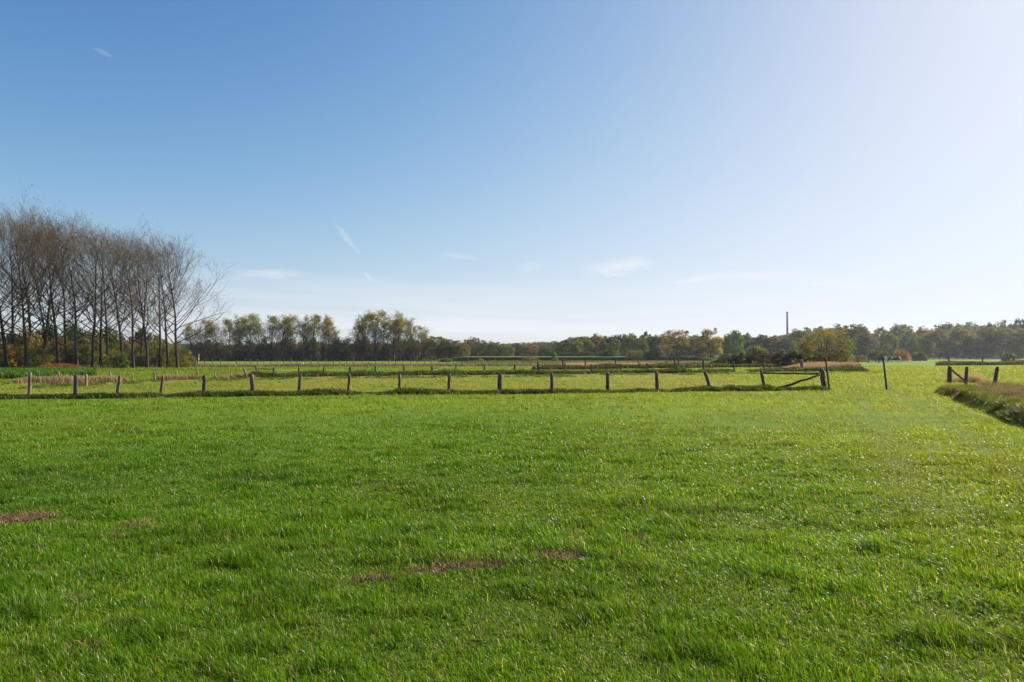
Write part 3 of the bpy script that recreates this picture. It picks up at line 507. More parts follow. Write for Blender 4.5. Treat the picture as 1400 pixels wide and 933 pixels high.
# right hand group
RG = 'posts on and behind the overgrown bank'
f = empty('braced_fence_frame', (0, 0, 0)); tag(f, 'thick end post with a brace running down to a tapered post on the bank', 'fence frame', 'braced frames of the fences')
post(1297, 524, 1298.2, 501, 6, None, None, 301, (.6, .52, .42), 'post', parent=f); post(1319.3, 529, 1321.6, 502, 5, None, None, 302, (.8, .64, .5), 'post', parent=f)
Yc = gy(526); o = bar('brace', P3(1300.5, 506, Yc), P3(1318.5, 520.5, Yc), .06, .055, M_post, f, 6, .012, 12); o.color = (.55, .5, .38, 1)
post(1357.4, 531, 1362.8, 501.5, 5.6, 'stout leaning post with lichen, standing alone on the bank', RG, 304, (.62, .55, .42))
for q, (px, by, tx, ty, w, lab) in enumerate([(1298, 498.6, 1296.2, 488.4, 2.6, 'far post at the start of the dark bramble strip'), (1342.8, 497.2, 1342.6, 487.3, 2.2, 'far straight post halfway along the bramble strip'), (1379.6, 497, 1377.4, 487.6, 2.2, 'near-vertical half of the crossed far pair'), (1382, 497, 1387, 487, 2, 'strongly slanted half of the crossed far pair')]):
    post(px, by, tx, ty, w, lab, RG, 310 + q, (.5, .46, .42))
post(1174.8, 508, 1173.4, 497.3, 3.6, 'thick dark end post where the reeds stop', 'end posts', 320, (.35, .32, .3))
post(1172.4, 498.6, 1172.2, 489.5, 2.4, 'dark upright behind the reed bank, near the railed fence', 'end posts', 321, (.4, .38, .36))
# far fence with rails (x 1140-1205)
f = empty('railed_fence', (0, 0, 0)); tag(f, 'low dark railed fence beyond the reeds and cows', 'fence'); Yc = 180.
for q, px in enumerate((1143, 1152, 1162, 1173, 1187.5, 1201)): post(px, 496.3, px, 488, 1.4, None, None, 330 + q, (.5, .42, .38), 'post', parent=f)
Yc = gy(496.3)
for q, ry in enumerate((488.2, 491)): o = bar('rail', P3(1140, ry, Yc), P3(1212, ry + .2, Yc), .09 if q == 0 else .05, .09 if q == 0 else .05, M_post, f, 5, .02, 14 + q); o.color = (.5, .42, .38, 1)
for q, px in enumerate((1180, 1195)): o = bar('brace', P3(px, 489, Yc), P3(px + (6 if q == 0 else -4), 496, Yc), .06, .06, M_post, f, 5, .02, 18 + q); o.color = (.5, .42, .38, 1)
# distant row of small posts: shared meshes
dm = [post_mesh(.95 + .12 * q, .13, seed=400 + q) for q in range(5)]; [m_.materials.append(M_post) for m_ in dm]
px = 262.
q = 0
a = np.array(LD)
while px < 1012:
    base = np.interp(px, [240, 445, 760, 900, 1010], [501.8, 501.3, 500.4, 498.4, 496.8]); X, Y = gp(px, base)
    o = bpy.data.objects.new('fence_post', dm[q % 5]); COL.objects.link(o); o.location = (X, Y, gz(X, Y)); s = .85 + .25 * random.random()
    o.scale = (1, 1, s * (1.0 if px < 890 else 1.15)); o.rotation_euler = (R(random.uniform(-4, 4)), R(random.uniform(-6, 6)), random.uniform(0, 6)); v = random.uniform(.7, 1.2); o.color = (v, v * .9, v * .85, 1)
    tag(o, 'tiny weathered post in the long far row behind the reeds', 'fence post', 'row of small far posts'); q += 1
    px += random.uniform(8.2, 11.5) if px < 895 else random.uniform(11, 16)
q = 0
for px in (1252, 1263, 1276, 1290, 1309, 1326, 1338, 1352, 1366, 1396, 1407):
    X, Y = gp(px, 491.3); o = bpy.data.objects.new('fence_post', dm[q % 5]); COL.objects.link(o); q += 1; o.location = (X, Y, gz(X, Y)); o.scale = (2.2, 2.2, 1.8); o.rotation_euler = (0, R(random.uniform(-4, 4)), 0)
    tag(o, 'small pale far post along the foot of the hazy wood', 'fence post', 'posts along the foot of the wood')
# wires
def wire(pts, r, label):
    g = Geo(); P = []
    for a_, b_2 in zip(pts[:-1], pts[1:]):
        for t_ in np.linspace(0, 1, 6)[:-1]: p = np.array(a_) * (1 - t_) + np.array(b_2) * t_; p[2] -= .05 * 4 * t_ * (1 - t_); P.append(p)
    P.append(np.array(pts[-1])); tube(g, P, np.full(len(P), r), 4); tag(link('fence_wire', g.mesh('fence_wire'), M_wire), label, 'wire', 'fence wires')
wire([P3(x_, y_, gy(b_3) + .06) for x_, y_, b_3 in ((375, 505.6, 517.6), (409, 505.6, 516.5), (443, 505.2, 516), (479, 504.8, 515), (513.5, 504.2, 514.8), (552.8, 503, 514), (590.5, 502.4, 513.5), (623.4, 502.9, 514), (662.6, 502, 513), (704, 502.6, 513), (735.5, 502, 513.5))], .006, 'thin pale wire strung along the second row of posts')
wire([P3(x_, y_, gy(b_3) + .05) for x_, y_, b_3 in ((346, 517, 541.5), (410.4, 517, 541), (478, 517, 540), (546.3, 516.8, 539), (614.4, 516.2, 538.5), (684, 516, 539), (754.4, 515.6, 539), (830.6, 513.8, 536.5), (897.4, 513, 536.5), (964.5, 512.8, 535.5), (1041, 512.4, 534.5))], .0022, 'hair-thin wire along the front posts')
# fallen sticks
def stick(name, segs, label):
    g = Geo()
    for (p, q_, r) in segs: P = np.linspace(p, q_, 6) + np.vstack([[0, 0, 0], rng.normal(0, .02, (4, 3)), [0, 0, 0]]); tube(g, P, np.linspace(r, r * .4, 6), 5, cap=True)
    tag(link(name, g.mesh(name), M_branch), label, 'branch', 'fallen branches')
Yc = gy(513.4)
stick('fallen_branch', [(P3(733, 513.4, Yc), P3(720, 506.6, Yc), .06), (P3(727, 511, Yc), P3(721, 510.5, Yc - .3), .03), (P3(728, 510.6, Yc), P3(726, 506.8, Yc), .025)], 'broken forked branch poking up left of the upright post')
stick('fallen_branch', [(P3(738, 507.6, Yc), P3(752, 513.4, Yc), .05), (P3(744, 510, Yc), P3(749, 509, Yc), .025)], 'bare branch propped beside the upright post, sloping to the rough grass')
stick('fallen_branch', [(P3(809, 504, Yc), P3(817, 513, Yc), .04), (P3(812, 508, Yc), P3(818, 507, Yc), .02)], 'thin sticks leaning against a post before the reeds')
Yc = gy(508.5)
stick('fallen_branch', [(P3(1176, 508.8, Yc), P3(1190, 510.6, Yc), .08), (P3(1178, 508, Yc), P3(1177, 504.5, Yc), .06), (P3(1184, 510, Yc), P3(1191, 507.8, Yc), .04)], 'pale fallen wood lying at the thick dark end post')
Yc = gy(499.5)
stick('fallen_branch', [(P3(1300, 499, Yc), P3(1306, 494.8, Yc), .12), (P3(1302, 498.6, Yc), P3(1303, 496, Yc), .06)], 'short broken stick beside the far post on the bramble strip')

# ------------------------------------------------------------------ trees
def skeleton(H, seed, n1=20, lim0=.2, spread=1.0, lean=-.12, n2=6, n3=6, r0=None, upk=.10, lmul=.42, prof=None):
    """branching skeleton: returns (thick Geo, twig Geo, tips)"""
    r = np.random.default_rng(seed); big, fine_, tips = Geo(), Geo(), []
    r0 = r0 or H * .013
    def grow(p, d, L, rad, lvl, ns):
        P = [np.array(p)]; D = np.array(d, float); st = L / ns
        for q in range(ns):
            D = D + r.normal(0, (.03, .09, .13, .16)[lvl], 3) + np.array([lean * (.02, .06, .12, .3)[lvl] * max(0, P[-1][2] / H) * 2, 0, (0, upk, upk * 1.2, upk * .8)[lvl]]); D /= np.linalg.norm(D)
            P.append(P[-1] + D * st)
        P = np.array(P); k = (8, 5, 4, 3)[lvl]; e = rad * (.12, .3, .4, .5)[lvl]
        R_ = rad + (e - rad) * np.linspace(0, 1, ns + 1) ** (.8 if lvl else .9)
        if lvl == 0: R_[0] *= 1.35
        tube(big if lvl < 2 else fine_, P, R_, k)
        return P, R_
    def at(P, t_): f = t_ * (len(P) - 1); i_ = min(int(f), len(P) - 2); q = f - i_; return P[i_] * (1 - q) + P[i_ + 1] * q, (P[i_ + 1] - P[i_]) / np.linalg.norm(P[i_ + 1] - P[i_])
    def side(d, ang):
        a_ = r.uniform(0, 2 * math.pi); u_ = np.cross(d, [math.cos(a_), math.sin(a_), .01]); u_ /= np.linalg.norm(u_) + 1e-9
        return d * math.cos(ang) + u_ * math.sin(ang)
    T, TR = grow((0, 0, -.2), (r.normal(0, .02), r.normal(0, .02), 1), H * .96, r0, 0, 12)
    for q in range(n1):
        t_ = lim0 + (.95 - lim0) * (q + r.uniform(0, .9)) / n1
        p, d = at(T, t_); rel = (t_ - lim0) / (1 - lim0)
        L = H * lmul * (prof(rel) if prof else (1.0 - .72 * rel ** 1.3)) * r.uniform(.7, 1.15); rad = np.interp(t_, np.linspace(0, 1, 13), TR) * .5
        B, _ = grow(p, side(d, spread * R(r.uniform(34, 58)) * (1 - .35 * rel)), L, max(rad, .03), 1, 7)
        for j in range(n2 + 1):
            tt = r.uniform(.25, .97); p2, d2 = at(B, tt); L2 = L * r.uniform(.25, .5) * (1.15 - .5 * tt) + .35
            Cc, _ = grow(p2, side(d2, R(r.uniform(22, 50))), L2, max(rad * .35 * (1.1 - tt), .014), 2, 5)
            for m_ in range(n3):
                t3 = r.uniform(.2, 1); p3, d3 = at(Cc, t3)
                E, _ = grow(p3, side(d3, R(r.uniform(18, 48))), L2 * r.uniform(.3, .65) + .25, .0105, 3, 3); tips.append(E[-1]); tips.append(E[2])
            tips.append(Cc[-1])
    return big, fine_, np.array(tips)
def leafquads(g, C, size, col, jitter, seed, aspect=.75):
    r = np.random.default_rng(seed); n = len(C); C = C + r.normal(0, jitter, (n, 3)); a = r.normal(0, 1, (n, 3)); a /= np.linalg.norm(a, axis=1)[:, None]
    b = np.cross(a, r.normal(0, 1, (n, 3))); b /= np.linalg.norm(b, axis=1)[:, None]; s = (size * r.uniform(.6, 1.4, n))[:, None]
    a = a * s; b = b * s * aspect; V = np.stack([C - a * .5, C + b * .5 - a * .1, C + a * .5, C - b * .5 - a * .1], 1).reshape(-1, 3)
    g.add(V, None, np.arange(n)[:, None] * 4 + np.arange(4)[None], np.repeat(col, 4, axis=0))
def copy_tree(src, loc, rz, sc, label, group, tint=None):
    r_ = src.copy(); COL.objects.link(r_); r_.location = loc; r_.rotation_euler = (0, 0, rz); r_.scale = sc
    r_['label'] = label
    if group: r_['group'] = group
    for ch in src.children:
        c_ = ch.copy(); COL.objects.link(c_); c_.parent = r_
        if tint is not None and c_.name.startswith('crown'): c_.color = (*tint, 1)
    return r_
def make_tree(name, cat, big, fine_, crown, tint=(1, 1, 1)):
    t_ = empty(name, (0, 0, -500)); t_['category'] = cat
    link('trunk', big.mesh('trunk', True), M_bark, t_)
    if fine_ is not None and fine_.n: 
        me = fine_.mesh('twigs'); 
        g = crown or Geo()
        c_ = Geo(); c_.merge(fine_)
        nf = sum(len(q_) for q_ in c_.Q)
        nv = c_.n
        if crown is not None and crown.n: c_.merge(crown)
        me = c_.mesh('crown'); me.materials.append(M_twig); me.materials.append(M_leaf)
        mi = np.ones(len(me.polygons), np.int32); mi[:nf] = 0; me.polygons.foreach_set('material_index', mi)
        o = link('crown', me, None, t_)
    else: o = link('crown', crown.mesh('crown'), M_leaf, t_)
    o.color = (*tint, 1)
    return t_
class Proto:
    """first use places the prototype itself, later uses copy it"""
    def __init__(s, t_, H): s.t = t_; s.H = H; s.used = False
    def put(s, X, Y, H, label, group, rz=0, wide=1.0, tint=(1, 1, 1), z=None):
        k = H / s.H; loc = (X, Y, (gz(X, Y) if z is None else z) - .05); sc = (k * wide, k * wide, k)
        if not s.used:
            s.used = True; o = s.t; o.location = loc; o.rotation_euler = (0, 0, rz); o.scale = sc; o['label'] = label
            if group: o['group'] = group
            for c_ in o.children:
                if c_.name.startswith('crown'): c_.color = (*tint, 1)
            return o
        return copy_tree(s.t, loc, rz, sc, label, group, tint)
# bare poplars
BP = []
for q in range(5):
    big, fine_, tips = skeleton(22, 500 + q, n1=20, lim0=.2 + .05 * (q % 3), lean=-.13, n2=8, n3=7, spread=1.15, lmul=.6, prof=lambda t_: (.85 + .25 * math.sin(t_ * 3)) * (1 - .64 * t_ ** 1.8), upk=.065)
    r = np.random.default_rng(q); k = r.uniform(0, 1, len(tips)) < np.where(tips[:, 2] > 8, .5, .3); C = tips[k]
    base = np.where(r.uniform(0, 1, len(C))[:, None] < .5, np.array([.25, .165, .045]), np.array([.17, .15, .04])) * r.uniform(.6, 1.3, len(C))[:, None]
    cg = Geo(); leafquads(cg, C, .15, base, .12, q); BP.append(Proto(make_tree('bare_poplar', 'tree', big, fine_, cg), 22 * 1.06))
BPL = [(9, 287, 102), (17, 292, 108), (36, 289, 98), (44, 297, 109), (58, 297, 104), (66, 305, 112), (81, 300, 100), (92, 306, 108), (106, 305, 104), (127, 316, 98), (138, 318, 110), (148, 316, 104), (168, 322, 102), (183, 326, 99),
       (192, 330, 109), (202, 326, 101), (219, 328, 103), (230, 331, 107), (243, 334, 100), (-14, 285, 103), (-36, 284, 100), (-60, 286, 106), (-90, 290, 101)]
BLAB = {9: 'bare poplar nearest the edge with a forked lower trunk', 17: 'slim bare poplar close behind the edge tree', 36: 'ivy-brown bare poplar with the thickest trunk', 44: 'thin bare poplar behind the ivy-brown trunk', 58: 'tall bare poplar right of the ivy-brown trunk', 66: 'back-row bare poplar above the yellow bushes',
        81: 'straight dark bare poplar in front of the russet thicket', 92: 'back-row bare poplar beside the straight dark trunk', 106: 'bare poplar rising behind the russet bush', 127: 'bare poplar forking low, in line with the end of the crop', 138: 'thin back-row bare poplar after the low-forking one', 148: 'evenly branched bare poplar past the crop end',
        168: 'upright bare poplar behind the small yellow-green bush', 183: 'bare poplar with a V-shaped fork above the dark bush', 192: 'faint back-row bare poplar between two thick trunks', 202: 'thick bare poplar with spreading middle limbs', 219: 'double-trunked looking bare poplar, third from the open end', 230: 'narrow bare poplar second from the open end', 243: 'last bare poplar, its limbs fanning out over the open field'}
for q, (px, ty, Y) in enumerate(BPL):
    X = wx(px, Y); H = (wz(ty, Y) + .3) * .885
    o = BP[q % 5].put(X, Y, H * 1.02, BLAB.get(px, 'bare poplar standing just beyond the picture edge'), 'row of bare poplars', random.uniform(-.5, .5) + (0 if q % 2 else .9), (1.0 if px != 243 else 1.18) * random.uniform(.95, 1.15))
    o.rotation_euler.x = R(random.uniform(-2, 2)); o.rotation_euler.y = R(random.uniform(-2.5, 2.5))
    for c_ in o.children:
        if c_.name.startswith('trunk'): c_.color = (1.5, 1.15, .75, 1) if px in (36, 44) else (1, .95, .9, 1)

# leafy poplars (mid distance): leaves gathered at the top
LP = []
for q in range(4):
    big, fine_, tips = skeleton(15, 600 + q, n1=24, lim0=.13, lean=-.1, n2=7, n3=3, r0=.24, lmul=.44, spread=1.0, prof=lambda t_: 1.0 - .6 * t_, upk=.14)
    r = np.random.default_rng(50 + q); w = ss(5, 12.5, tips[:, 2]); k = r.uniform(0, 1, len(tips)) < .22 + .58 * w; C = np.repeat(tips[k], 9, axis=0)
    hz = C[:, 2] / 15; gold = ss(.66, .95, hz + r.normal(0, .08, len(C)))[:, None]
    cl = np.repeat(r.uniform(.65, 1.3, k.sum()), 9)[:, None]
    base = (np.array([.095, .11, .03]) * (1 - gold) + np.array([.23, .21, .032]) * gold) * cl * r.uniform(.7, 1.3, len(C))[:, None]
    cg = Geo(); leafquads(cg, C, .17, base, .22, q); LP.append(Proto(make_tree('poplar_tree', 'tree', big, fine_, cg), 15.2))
LPL = [(264, 446, 'brownish poplar half hidden behind the last bare poplar', (1.1, .9, .85)), (281, 441, 'brown-leaved poplar just clear of the bare row', (1.1, .9, .85)), (297, 443, 'sparse poplar with visible sky between its limbs', (1.1, .85, .9)), (313, 439, 'grey green poplar at the shoulder of the clump', (.9, .95, 1)),
       (328, 435, 'golden-topped poplar at the crest of the first clump', (1.1, 1, .9)), (342, 434.5, 'green poplar next to the golden-topped one', (.9, 1, 1)), (356, 437, 'slim green poplar in the gap of the first clump', (.9, 1, 1)), (370, 435, 'dense green poplar in the second half of the long clump', (.85, 1, .9)),
       (384, 434.5, 'olive poplar centred in the second half of the clump', (1, 1, .9)), (397, 437, 'yellowing poplar closing the long clump', (1.2, 1.08, .8)), (415, 437, 'dark green poplar opening the end clump', (.85, 1, .9)), (428, 434, 'tallest green poplar of the end clump', (.9, 1, .9)), (440, 436, 'yellow-tipped poplar of the end clump', (1.2, 1, .8)), (449, 443, 'leaning thin poplar at the open end of the clump', (1.15, .9, .9)),
       (487, 441, 'outer poplar of the big rounded clump, limbs fanning out', (.9, .95, 1)), (500, 433, 'olive poplar in the big rounded clump, second in', (1, 1, .9)), (512, 430.5, 'highest poplar of the big rounded clump', (1, 1, .9)), (525, 431, 'gold-green poplar right of the highest', (1.1, 1, .9)), (538, 433, 'poplar near the end of the big rounded clump', (1, 1, .9)), (547, 439, 'last golden poplar of the big rounded clump', (1.2, 1.08, .8)),
       (566, 439, 'detached narrow poplar with golden tufts', (1.2, 1.08, .8)), (577, 449, 'lower thin poplar leaning beside the detached one', (1.2, .95, .8))]
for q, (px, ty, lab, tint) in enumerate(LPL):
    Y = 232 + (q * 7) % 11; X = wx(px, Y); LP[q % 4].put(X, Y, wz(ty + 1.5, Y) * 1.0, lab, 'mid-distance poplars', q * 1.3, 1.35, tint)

# broadleaf crowns made of leaf clumps
def clump_tree(H, seed, Rx, base_h, nclump=60, per=95, leaf=.42, cols=((.05, .075, .018),), lumpy=.15, trunk_r=.18, spread=(0, 0), low=False, nlimb=26, cl_r=.17):
    r = np.random.default_rng(seed); g = Geo(); big = Geo(); cz = .04 * H if low else (H + base_h) / 2; rz_ = H * .88 if low else (H - base_h) / 2; C = []
    while len(C) < nclump:
        v = r.normal(0, 1, 3); v /= np.linalg.norm(v); rad = r.uniform(.3, 1) ** .38
        if low: v[2] = abs(v[2])
        lump = 1 + lumpy * (math.sin(v[0] * 4 + seed) * math.cos(v[1] * 3.3 + seed * 2) + .5 * math.sin(v[2] * 6 + seed)) * .6
        hw_ = 1.0
        if v[2] < .25 and not low: hw_ = min(.92 / max(math.hypot(v[0], v[1]), .25), 1.9) if v[2] < 0 else 1.0
        v[0] *= hw_; v[1] *= hw_
        C.append([v[0] * Rx * rad * lump, v[1] * Rx * rad * lump, cz + v[2] * rz_ * rad * min(lump, 1.02)])
    C = np.array(C); cr = cl_r * (Rx + (rz_ * .6 if low else rz_)) / 1.6 * r.uniform(.6, 1.3, nclump)
    rep = np.repeat(np.arange(nclump), per); v = r.normal(0, 1, (len(rep), 3)); v /= np.linalg.norm(v, axis=1)[:, None]; P = C[rep] + v * (cr[rep] * r.uniform(.3, 1, len(rep)) ** .5)[:, None] * np.array([1.1, 1.1, .8])
    P[:, 2] = np.maximum(P[:, 2], .1 + r.uniform(0, .4, len(P)))
    tone = (np.array(cols)[r.integers(0, len(cols), nclump)] * r.uniform(.7, 1.3, nclump)[:, None])[rep] * r.uniform(.7, 1.35, len(rep))[:, None]
    leafquads(g, P, leaf, tone, .05, seed)
    top = np.array([r.normal(0, .3), r.normal(0, .3), cz]); tz = np.linspace(0, 1, 7)[:, None]; TP = np.array([0, 0, -.3]) * (1 - tz) + top * tz + np.hstack([r.normal(0, .06, (7, 2)), np.zeros((7, 1))]); tube(big, TP, np.linspace(trunk_r, trunk_r * .5, 7), 7)
    for q in r.choice(nclump, min(nlimb, nclump), replace=False):
        s0 = TP[r.integers(1, 6)]; e = C[q]; mdl = (s0 + e) / 2 + np.array([0, 0, -.12 * np.linalg.norm(e - s0)]); tt = np.linspace(0, 1, 6)[:, None]
        tube(big, s0 * (1 - tt) ** 2 + 2 * mdl * tt * (1 - tt) + e * tt ** 2, np.linspace(trunk_r * .4, trunk_r * .1, 6), 4)
    return big, g
def CT(H, seed, Rx, bh, name='broadleaf_tree', cat='tree', **k):
    b_, g = clump_tree(H, seed, Rx, bh, **k); p = Proto(make_tree(name, cat, b_, None, g), H); p.geo = (b_, g); return p
olive = ((.10, .125, .03), (.15, .155, .04), (.075, .10, .028)); brown = ((.165, .145, .055), (.13, .13, .045), (.20, .16, .06)); tan = ((.22, .18, .06), (.18, .155, .05), (.26, .19, .06)); gold = ((.36, .26, .045), (.28, .22, .05), (.20, .18, .045)); dark = ((.04, .058, .02), (.055, .07, .024))
T_ol = [CT(14, 700 + q, 6, .2, cols=olive, nclump=230, per=52, cl_r=.115, lumpy=.16) for q in range(4)]
T_br = [CT(14, 710 + q, 6, .2, cols=brown, nclump=230, per=52, cl_r=.115, lumpy=.16) for q in range(3)]
T_tan = [CT(12, 720 + q, 6, .8, cols=tan, nclump=120, per=45, nlimb=60, cl_r=.13, trunk_r=.25, name='tan_willow') for q in range(2)]
T_gold = [CT(12, 730, 5.2, .8, cols=gold, nclump=110, per=50, nlimb=50, cl_r=.14, trunk_r=.25, name='golden_tree')]
T_dk = [CT(12, 740 + q, 5, .1, cols=dark, nclump=190, per=52, cl_r=.115, lumpy=.2) for q in range(2)]
B_ol = [CT(5, 750 + q, 4, 0, name='bush', cat='bush', cols=olive, nclump=90, per=80, leaf=.28, low=True, trunk_r=.08, nlimb=14, cl_r=.2) for q in range(3)]
B_br = [CT(5, 760 + q, 4, 0, name='bush', cat='bush', cols=brown, nclump=80, per=70, leaf=.24, low=True, trunk_r=.08, nlimb=30, cl_r=.2) for q in range(3)]
B_yl = [CT(4, 770 + q, 2.6, 0, name='bush', cat='bush', cols=gold + olive, nclump=60, per=40, leaf=.2, low=True, trunk_r=.08, nlimb=20, cl_r=.2) for q in range(2)]
cnt = {}
def put(fam, px, ty, Y, label, hw=None, group=None, tint=(1, 1, 1), wide=None):
    q = cnt.get(id(fam), 0); cnt[id(fam)] = q + 1; p = fam[q % len(fam)]; X = wx(px, Y); H = max(wz(ty, Y) - gz(X, Y), .8)
    H *= 1.07 if p.H >= 12 else 1.1; R0 = {14: 6, 12: 6, 5: 4, 4: 2.6, 2.4: 2.2}.get(p.H, 5)
    wd = 1.0 if hw is None else (hw / FPX * Y) / (R0 * H / p.H)
    return p.put(X, Y, H, label, group, rz=q * 1.9 + px * .1, wide=wd, tint=tint)
# under and behind the bare poplars
G1 = 'bushes under the bare poplars'
for px, ty, hw, fam, lab, Y, tint in ((6, 470, 20, B_yl, 'orange-yellow bush at the outer end under the poplars', 104, (1.3, .9, .8)), (28, 474, 16, B_ol, 'olive bush between the first trunks', 106, (1, .95, .9)), (40, 445, 20, B_br, 'tall brown thicket wrapped round the thick ivy-brown trunk', 110, (.9, .9, .8)),
                                      (52, 474, 18, B_yl, 'yellow-green bush with a pale stem, behind the small pale post', 100, (1, 1.05, .9)), (66, 447, 16, B_ol, 'tall dark green thicket behind the yellow bush', 113, (.8, .95, .9)), (83, 462, 18, B_br, 'red-brown thicket over the russet undergrowth', 108, (1.05, .75, .8)), (98, 442, 14, B_ol, 'dark pointed evergreen behind the poplar trunks', 118, (.6, .85, .8)),
                                      (112, 468, 16, B_ol, 'dull olive bush past the russet undergrowth', 108, (.9, .9, .9)), (126, 455, 15, B_br, 'brown leafy thicket behind the low-forking poplar', 114, (.9, .95, .8)), (144, 450, 16, B_ol, 'blue-green shrub filling the gap behind the trunks', 120, (.75, .85, .9)), (158, 478, 14, B_yl, 'small yellow shrub between poplar trunks', 102, (1, 1, .9)), (166, 481, 8, B_ol, 'little fresh green shrub at the trunk feet', 99, (1.1, 1.3, .9)),
                                      (176, 464, 16, B_br, 'brown twiggy thicket behind the V-forked poplar', 112, (.85, .85, .85)), (196, 470, 16, B_br, 'grey brown thicket between the thick trunks', 110, (.8, .85, .85)), (214, 462, 17, B_ol, 'muted olive thicket behind the double trunk', 116, (1, .95, .9)), (232, 470, 15, B_br, 'brown scrub near the open end of the row', 110, (.95, .95, .8)), (248, 474, 14, B_yl, 'yellowish scrub at the foot of the last bare poplar', 104, (.8, .8, .8)),
                                      (260, 484, 8, B_br, 'low brown scrub trailing past the last bare poplar', 108, (.8, .85, .8)), (-20, 462, 20, B_ol, 'olive thicket at the very edge of the poplar row', 108, (1, 1, 1)), (-50, 460, 20, B_br, 'brown thicket past the very edge of the poplar row', 108, (1, 1, 1))):
    put(fam, px, ty, Y, lab, hw * 1.2, G1, tint)
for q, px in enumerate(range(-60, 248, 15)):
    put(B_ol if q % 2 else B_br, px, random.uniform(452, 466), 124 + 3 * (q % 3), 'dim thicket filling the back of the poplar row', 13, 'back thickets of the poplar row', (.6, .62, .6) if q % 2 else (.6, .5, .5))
put(B_br, 88, 497, 91, 'low russet undergrowth clump behind the crop', 24, G1, (2.0, 1.0, .9)); put(B_br, 72, 500, 89, 'smaller russet clump joining the undergrowth', 16, G1, (2.1, 1.1, 1.1))
# thickets beneath the mid poplars
G2 = 'thickets beneath the mid poplars'
px = 262; q = 0
while px < 470:
    put(B_br if q % 3 else B_ol, px, random.uniform(463, 472), 238 + random.uniform(0, 10), 'low brown and olive thicket between the feet of the mid poplars', 13, G2, (.85, .8, .85)); px += 11; q += 1
px = 474
while px < 590:
    put(B_br if q % 3 else B_ol, px, random.uniform(461, 470), 240 + random.uniform(0, 10), 'low brown and olive thicket between the feet of the mid poplars', 13, G2, (.9, .82, .85)); px += 11; q += 1
put(B_br, 466, 462, 236, 'rounded grey brown thicket joining the two poplar clumps', 20, G2, (.8, .8, .8)); put(B_ol, 462, 475, 226, 'dark lower bush in the gap between poplar clumps', 16, G2, (.5, .55, .6))
for px, ty in ((470, 470), (500, 468), (560, 466), (300, 470), (340, 468), (380, 469), (420, 467)): put(B_ol, px, ty, 262, 'dull green bush far behind the mid poplars', 26, 'bushes behind the mid poplars', (.55, .62, .75))
